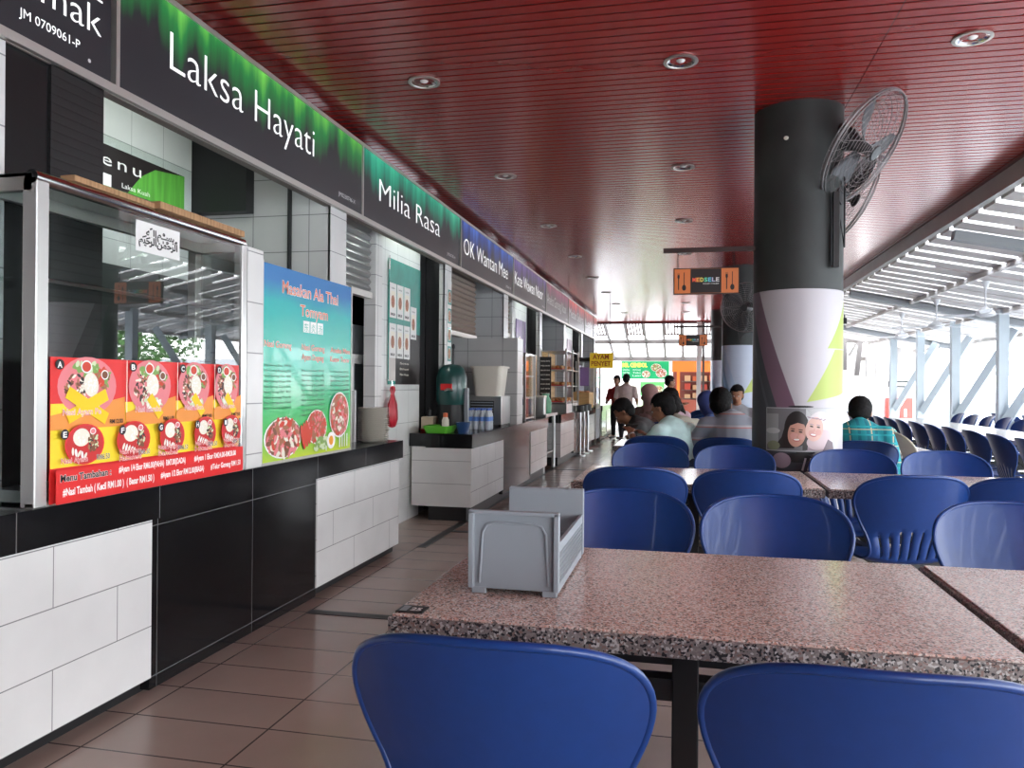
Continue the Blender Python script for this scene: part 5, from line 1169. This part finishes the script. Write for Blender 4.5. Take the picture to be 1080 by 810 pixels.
# aqua shirt, phone
t,H,L=person('man in a pale aqua T-shirt sitting and looking down at the phone in his hands',(-.01,6.42,.50),52,cloth('aqua_shirt',(.60,.82,.79)),M_jean,lean=.34,head_t=(.42,0),head_yaw=15,headoff=(.0,.045,-.035),hands=[((-.20,.30,.22),(-.09,.52,.38)),((.24,.24,.20),(.05,.50,.36))],voxel=.009)
ph=L(-.02,.57,.40); t2=thing('mobile_phone','dark mobile phone held by the man in the aqua T-shirt','phone',tuple(ph)); m=MB(); M_=Matrix.Translation(ph)@Euler((R(-50),0,R(52))).to_matrix().to_4x4(); m.box(-.075,.075,-.036,.036,-.004,.004,M_black,M_); m.build('phone_body',t2,bevel=.002); m=MB(); m.box(-.068,.068,-.032,.032,.0042,.005,mat('phone_screen',(.25,.28,.32),.2,emit=.4),M_); m.build('screen',t2)
m=MB(); wr=L(-.115,.465,.34); m.lathe([(.030,-.008),(.031,0),(.030,.008)],wr,M_white,16,axis=L(-.09,.52,.38)-L(-.20,.30,.22)); m.build('wristband',t)
# neighbour leaning down, dark grey shirt
person('young man in a dark grey shirt leaning over the table left of the aqua T-shirt',(-.22,7.55,.50),78,cloth('charcoal_shirt',(.05,.05,.052)),M_dark,lean=.55,head_t=(.75,0),head_yaw=10,headoff=(0,.09,-.06),hands=[((-.24,.20,.24),(-.05,.30,.26)),((.22,.20,.24),(.05,.30,.27))],voxel=.011)
person('man in a loose olive beige shirt bending forward behind the aqua T-shirt',(.07,8.05,.50),40,cloth('beige_shirt',(.36,.34,.28)),M_dark,lean=.55,head_t=(.6,0),headoff=(0,.06,-.03),voxel=.012,sleeve='long')
person('woman in a dusty pink headscarf sitting at the fourth table row',(-.42,10.1,.52),150,cloth('brown_tunic',(.18,.11,.09)),M_dark,lean=.15,head_t=(.15,0),head_yaw=-60,hijab=cloth('dusty_pink_scarf',(.30,.17,.16)),voxel=.013,sleeve='long')
person('dark-haired woman with glasses in a pink and white top, facing left',(-.05,9.2,.50),62,cloth('pink_white_top',(.60,.42,.48)),M_jean,lean=.20,head_t=(.3,0),headoff=(0,.04,-.02),hair='long',voxel=.012,sleeve='long')
person('man in a black shirt standing in the background to the right of the green banner',(-.38,15.6,.72),-75,cloth('black_shirt',(.02,.02,.022)),M_dark,stand=True,lean=.05,head_t=(.15,0),scale=.98,voxel=.014)
person('woman in a navy blue headscarf leaning to the left near the second column',(.46,8.95,.50),60,cloth('blue_floral_dress',(.07,.12,.28)),M_dark,lean=.42,head_t=(.3,0),headoff=(0,.05,-.02),hijab=cloth('navy_scarf',(.035,.05,.17)),voxel=.012,sleeve='long')
person('person with short dark hair sitting farther back beside the second column',(.62,10.3,.52),170,cloth('grey_top',(.25,.25,.27)),M_dark,lean=.1,head_t=(.2,0),voxel=.014)
person('man in a grey polo shirt with thin red stripes, seen from behind',(.34,6.36,.53),-3,stripe_mat('striped_polo',(.30,.32,.37),[(2,.105,.1,.16,(.48,.46,.48)),(2,.105,.16,.06,(.55,.16,.14))]),M_jean,lean=.36,head_t=(.35,0),headoff=(-.09,.03,-.06),scale=1.06,voxel=.009,hands=[((-.34,.16,.16),(-.20,.40,.24)),((.34,.16,.16),(.20,.40,.24))])
person('man in a teal checked shirt, seen from behind right of the big column',(1.26,6.32,.50),-12,stripe_mat('teal_check_shirt',(.015,.26,.30),[(0,.06,.1,.35,(.01,.17,.22)),(2,.12,.2,.06,(.45,.42,.25)),(0,.15,.42,.06,(.50,.46,.30)),(2,.06,.1,.2,(.02,.34,.38))]),M_jean,lean=.38,head_t=(.75,0),headoff=(0,.07,-.065),scale=1.03,voxel=.009,sleeve='long')
# things on the table of the group
for k,(x,y,l) in enumerate(((.45,9.3,'red plastic basket on the fourth row table beside the blue headscarf'),(.60,9.45,'second red plastic basket, behind the striped shirt'))):
    t=thing('table_basket',l,'basket',(x,y,.76)); m=MB(); loft(m,[rrect(x,y,.10,.07,.761,.02),rrect(x,y,.13,.09,.86,.02),rrect(x,y,.125,.085,.86,.02),rrect(x,y,.095,.065,.77,.02)],M_red,cap1=True); m.build('basket_body',t,smooth=True)
# ------------------------------------------------ far end beyond the skylight
M_wlit=mat('far_white_wall',(.80,.80,.78),.5)
mb=MB(); mb.box(-5.3,-2.3,28.9,29.1,0,2.3,M_wlit); mb.box(-2.3,9,29.6,29.7,0,2.4,M_wlit); struct(mb,'wall_far')
mb=MB(); mb.box(-2.9,9,26.0,29.7,2.30,2.36,M_wlit); struct(mb,'ceiling_far')
# drinks stall
t=thing('drinks_stall','brightly lit white stall with the green banner at the far end of the aisle','stall',(-1.3,27.2,0))
m=MB(); m.box(-2.3,-.55,26.6,27.1,0,.95,M_white); m.build('counter',t,bevel=.01)
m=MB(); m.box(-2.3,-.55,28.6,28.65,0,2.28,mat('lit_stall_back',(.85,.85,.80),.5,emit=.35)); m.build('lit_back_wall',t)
for x in (-2.27,-.56): m=MB(); m.box(x-.03,x+.03,26.6,26.66,0,2.2,M_white); m.build('post',t)
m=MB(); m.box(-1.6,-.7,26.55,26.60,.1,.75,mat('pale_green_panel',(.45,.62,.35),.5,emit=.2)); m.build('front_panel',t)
t=thing('banner','green banner reading Mr. Cendol with pictures of desserts','banner',(-1.35,26.58,1.5))
x0,x1,z0,z1=-2.17,-.60,1.50,2.09
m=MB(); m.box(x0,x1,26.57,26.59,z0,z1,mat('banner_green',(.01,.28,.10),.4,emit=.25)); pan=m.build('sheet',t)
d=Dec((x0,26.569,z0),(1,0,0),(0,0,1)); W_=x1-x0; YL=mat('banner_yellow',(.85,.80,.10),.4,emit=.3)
d.text('MR. CENDOL',.04,.86,.40,.13,YL,bold=.06)
for k in range(3): d.text(('Cendol Biasa','Cendol Pulut','Cendol Jagung')[k],.05,.28,.28-k*.10,.06,PW); d.text(('Ais Kacang','Tebu','Laici')[k],.38,.64,.28-k*.10,.06,PW)
dish(d,.82,.16,.14,.12,['cream','brown2','white','lgreen'],8,50); dish(d,1.15,.38,.17,.13,['green','char','cream','lgreen'],9,50); dish(d,1.32,.20,.18,.15,['cream','pink','white','brown2'],10,60)
d.build('print',pan)
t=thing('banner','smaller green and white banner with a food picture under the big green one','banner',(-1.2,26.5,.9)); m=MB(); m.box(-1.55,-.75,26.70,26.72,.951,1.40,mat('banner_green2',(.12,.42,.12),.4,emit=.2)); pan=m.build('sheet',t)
d=Dec((-1.55,26.699,.96),(1,0,0),(0,0,1)); dish(d,.25,.22,.2,.14,['cream','lgreen','white'],12,40); dish(d,.6,.2,.16,.12,['green','lgreen','cream'],13,40); d.build('print',pan)
# orange shop
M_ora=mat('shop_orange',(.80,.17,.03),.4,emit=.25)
t=thing('orange_shop','shop front with orange fascia and dark red goods right of the green banner','shop',(.5,27.3,0))
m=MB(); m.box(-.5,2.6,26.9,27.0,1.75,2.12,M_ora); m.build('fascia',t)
m=MB(); m.box(-.5,2.6,28.4,28.45,0,2.1,mat('shop_interior',(.20,.05,.04),.6)); m.build('back_wall',t)
m=MB(); m.box(-.35,-.25,26.9,27.0,0,1.75,M_ora); m.build('pillar',t)
rg=random.Random(21)
m=MB(); m.box(-.2,2.4,27.3,27.8,0,.8,mat('shop_counter',(.30,.08,.05),.5)); m.build('counter',t)
for z in (.85,1.15,1.45):
    m=MB(); m.box(-.2,2.4,28.1,28.4,z-.02,z,M_cream_steel); m.build('shelf',t)
gm=[mat('goods%d'%i,c,.5) for i,c in enumerate(((.45,.06,.04),(.5,.12,.05),(.3,.05,.05),(.55,.35,.2),(.12,.06,.06)))]
for z in (.85,1.15,1.45):
    for k in range(9):
        m=MB(); x=-.1+k*.28; h=rg.uniform(.12,.22); m.box(x,x+.2,28.12,28.3,z,z+h,gm[rg.randrange(5)]); o=m.build('goods_box',loc=(x+.1,28.2,z),bevel=.005); tag(o,'small red or brown box of goods on the shelves of the orange shop','box','goods on the shelves of the orange shop')
t=thing('steel_post','thin white steel post in front of the orange shop','post',(.30,22.2,0)); m=MB(); m.box(.24,.36,22.1,22.22,0,cz(22.9)-.05,M_white); m.build('shaft',t); m=MB(); m.box(.39,.45,22.1,22.22,0,cz(22.9)-.05,M_cream_steel); m.build('grey_strip',t)
# right hand end wall, fire cabinets, door
mb=MB(); mb.box(5.05,7.2,24.2,24.3,0,2.35,M_wlit); struct(mb,'wall_right_end')
mb=MB(); mb.box(2.9,5.03,25.6,25.7,0,2.29,M_wlit); struct(mb,'wall_right_far')
t=thing('louvred_door','pale ribbed shutter door beside the grey door on the end wall','door',(4.6,25.5,0)); m=MB(); m.box(4.35,5.0,25.55,25.599,0,1.85,mat('pale_ribbed',(.62,.60,.56),.5)); m.build('leaf',t); m=MB()
for k in range(18): m.box(4.37,4.98,25.535,25.55,.1+k*.095,.15+k*.095,M_white)
m.build('slats',t)
t=thing('grey_door','brownish grey double door at the end of the veranda','door',(3.6,25.5,0)); 
m=MB(); m.box(3.15,3.65,25.5,25.56,0,2.0,mat('door_taupe',(.33,.29,.27),.5)); m.build('leaf',t); m=MB(); m.box(3.68,3.95,25.5,25.56,0,2.0,MC['door_taupe']); m.build('leaf',t); m=MB(); m.box(3.3,3.38,25.48,25.5,.9,1.7,M_grey); m.build('pane',t)
m=MB(); m.box(3.58,3.61,25.46,25.50,.95,1.1,M_steel); m.build('handle',t)
t=thing('fire_hose_cabinet','red double-door fire hose cabinet on the end wall','cabinet',(5.85,24.1,.4)); m=MB(); m.box(5.50,6.18,24.0,24.2,.40,.98,mat('fire_red',(.70,.10,.08),.4)); m.build('case',t,bevel=.01)
for x in (5.52,5.85):
    m=MB(); m.box(x,x+.31,23.985,24.0,.42,.96,MC['fire_red']); m.build('door',t,bevel=.004)
for x in (5.62,5.95):
    m=MB(); m.box(x,x+.06,23.975,23.985,.45,.68,M_white); m.build('extinguisher_mark',t)
t=thing('framed_notice','small white notice in a dark frame above the fire hose cabinet','sign',(5.85,24.18,1.3)); m=MB(); m.box(5.58,6.14,24.17,24.2,1.28,1.46,M_black); m.build('frame',t); m=MB(); m.box(5.63,6.09,24.16,24.17,1.32,1.42,M_white); pan=m.build('sheet',t)
d=Dec((5.63,24.159,1.32),(1,0,0),(0,0,1)); d.text('NOTIS',.08,.38,.03,.045,M_grey); d.build('print',pan)
for i,(x,y,z) in enumerate(((4.25,23.4,1.75),(4.62,23.6,1.6),(5.1,23.3,1.55),(5.45,22.8,1.6),(4.9,23.5,1.55))):
    t=thing('roof_strut',f'grey steel strut under the end of the veranda roof, {ordn[i]} from the left','strut',(x,y,z),group='struts at the far end of the veranda'); m=MB(); m.bar((x,y,z),(x+(.12 if i%2 else 0),y,rz_(x)-.02 if y<22.7 else cz(y)),.16,.12,M_cream_steel if i<2 else M_roof); m.build('shaft',t)
# low kerb and rail outside, elevated walkway, trees
mb=MB(); mb.box(7.05,7.2,-5,24.2,-.1,.12,M_pale_steel); struct(mb,'trim_13')
t=thing('covered_walkway','pale elevated walkway outside beyond the posts','walkway',(22,32,0))
m=MB(); m.box(14,46,40,42,1.9,2.6,mat('hazy_concrete',(.55,.55,.56),.7)); m.build('deck',t)
for x in (16,22,28,34,40): m=MB(); m.box(x-.25,x+.25,40.6,41.4,-.2,1.9,MC['hazy_concrete']); m.build('pier',t)
M_leaf=vary(mat('tree_leaf',(.10,.22,.05),.6),2,.5); M_bark=mat('tree_bark',(.12,.09,.07),.8)
def tree(x,y,h,r,label,seed):
    rg=random.Random(seed); t=thing('tree',label,'tree',(x,y,-.15),group='trees beyond the veranda')
    m=MB(); m.tube([(x,y,-.15),(x+.1,y,h*.3),(x-.1,y+.1,h*.55),(x,y,h*.8)],[.2,.16,.11,.05],M_bark,10)
    for k in range(7):
        a=rg.random()*6.28; z=h*(.35+.06*k); m.tube([(x,y,z),(x+math.cos(a)*r*.45,y+math.sin(a)*r*.45,z+h*.15),(x+math.cos(a)*r*.8,y+math.sin(a)*r*.8,z+h*.2)],[.07,.045,.02],M_bark,6)
    m.build('trunk',t,smooth=True)
    m=MB(); V=[];F=[]
    cl=[(rg.uniform(-.7,.7)*r,rg.uniform(-.7,.7)*r,h*rg.uniform(.28,.92),rg.uniform(.28,.45)*r) for k in range(16)]
    for k in range(4200):
        c=cl[rg.randrange(16)]; d_=Vector((rg.gauss(0,1),rg.gauss(0,1),rg.gauss(0,.8))).normalized()*c[3]*(.6+.4*rg.random()); p=Vector((x+c[0],y+c[1],c[2]))+d_
        a=Vector((rg.gauss(0,1),rg.gauss(0,1),rg.gauss(0,1))).normalized(); b=a.orthogonal().normalized(); s_=.11
        i=len(V); V+=[p-a*s_,p+b*s_*.5,p+a*s_,p-b*s_*.5]; F.append((i,i+1,i+2,i+3))
    m.add(V,F,M_leaf); m.build('foliage',t)
for i,(x,y,h,r) in enumerate(((11,9.5,5,2.2),(12.2,15,5,2.4),(12.8,20.5,5.2,2.5),(15.8,25.5,6,2.8),(18.5,19,6,2.8))): tree(x,y,h,r,'leafy green tree outside the veranda, '+['nearest to the camera','second nearest','third along the row','farthest along the row','standing behind the row'][i],i+40)
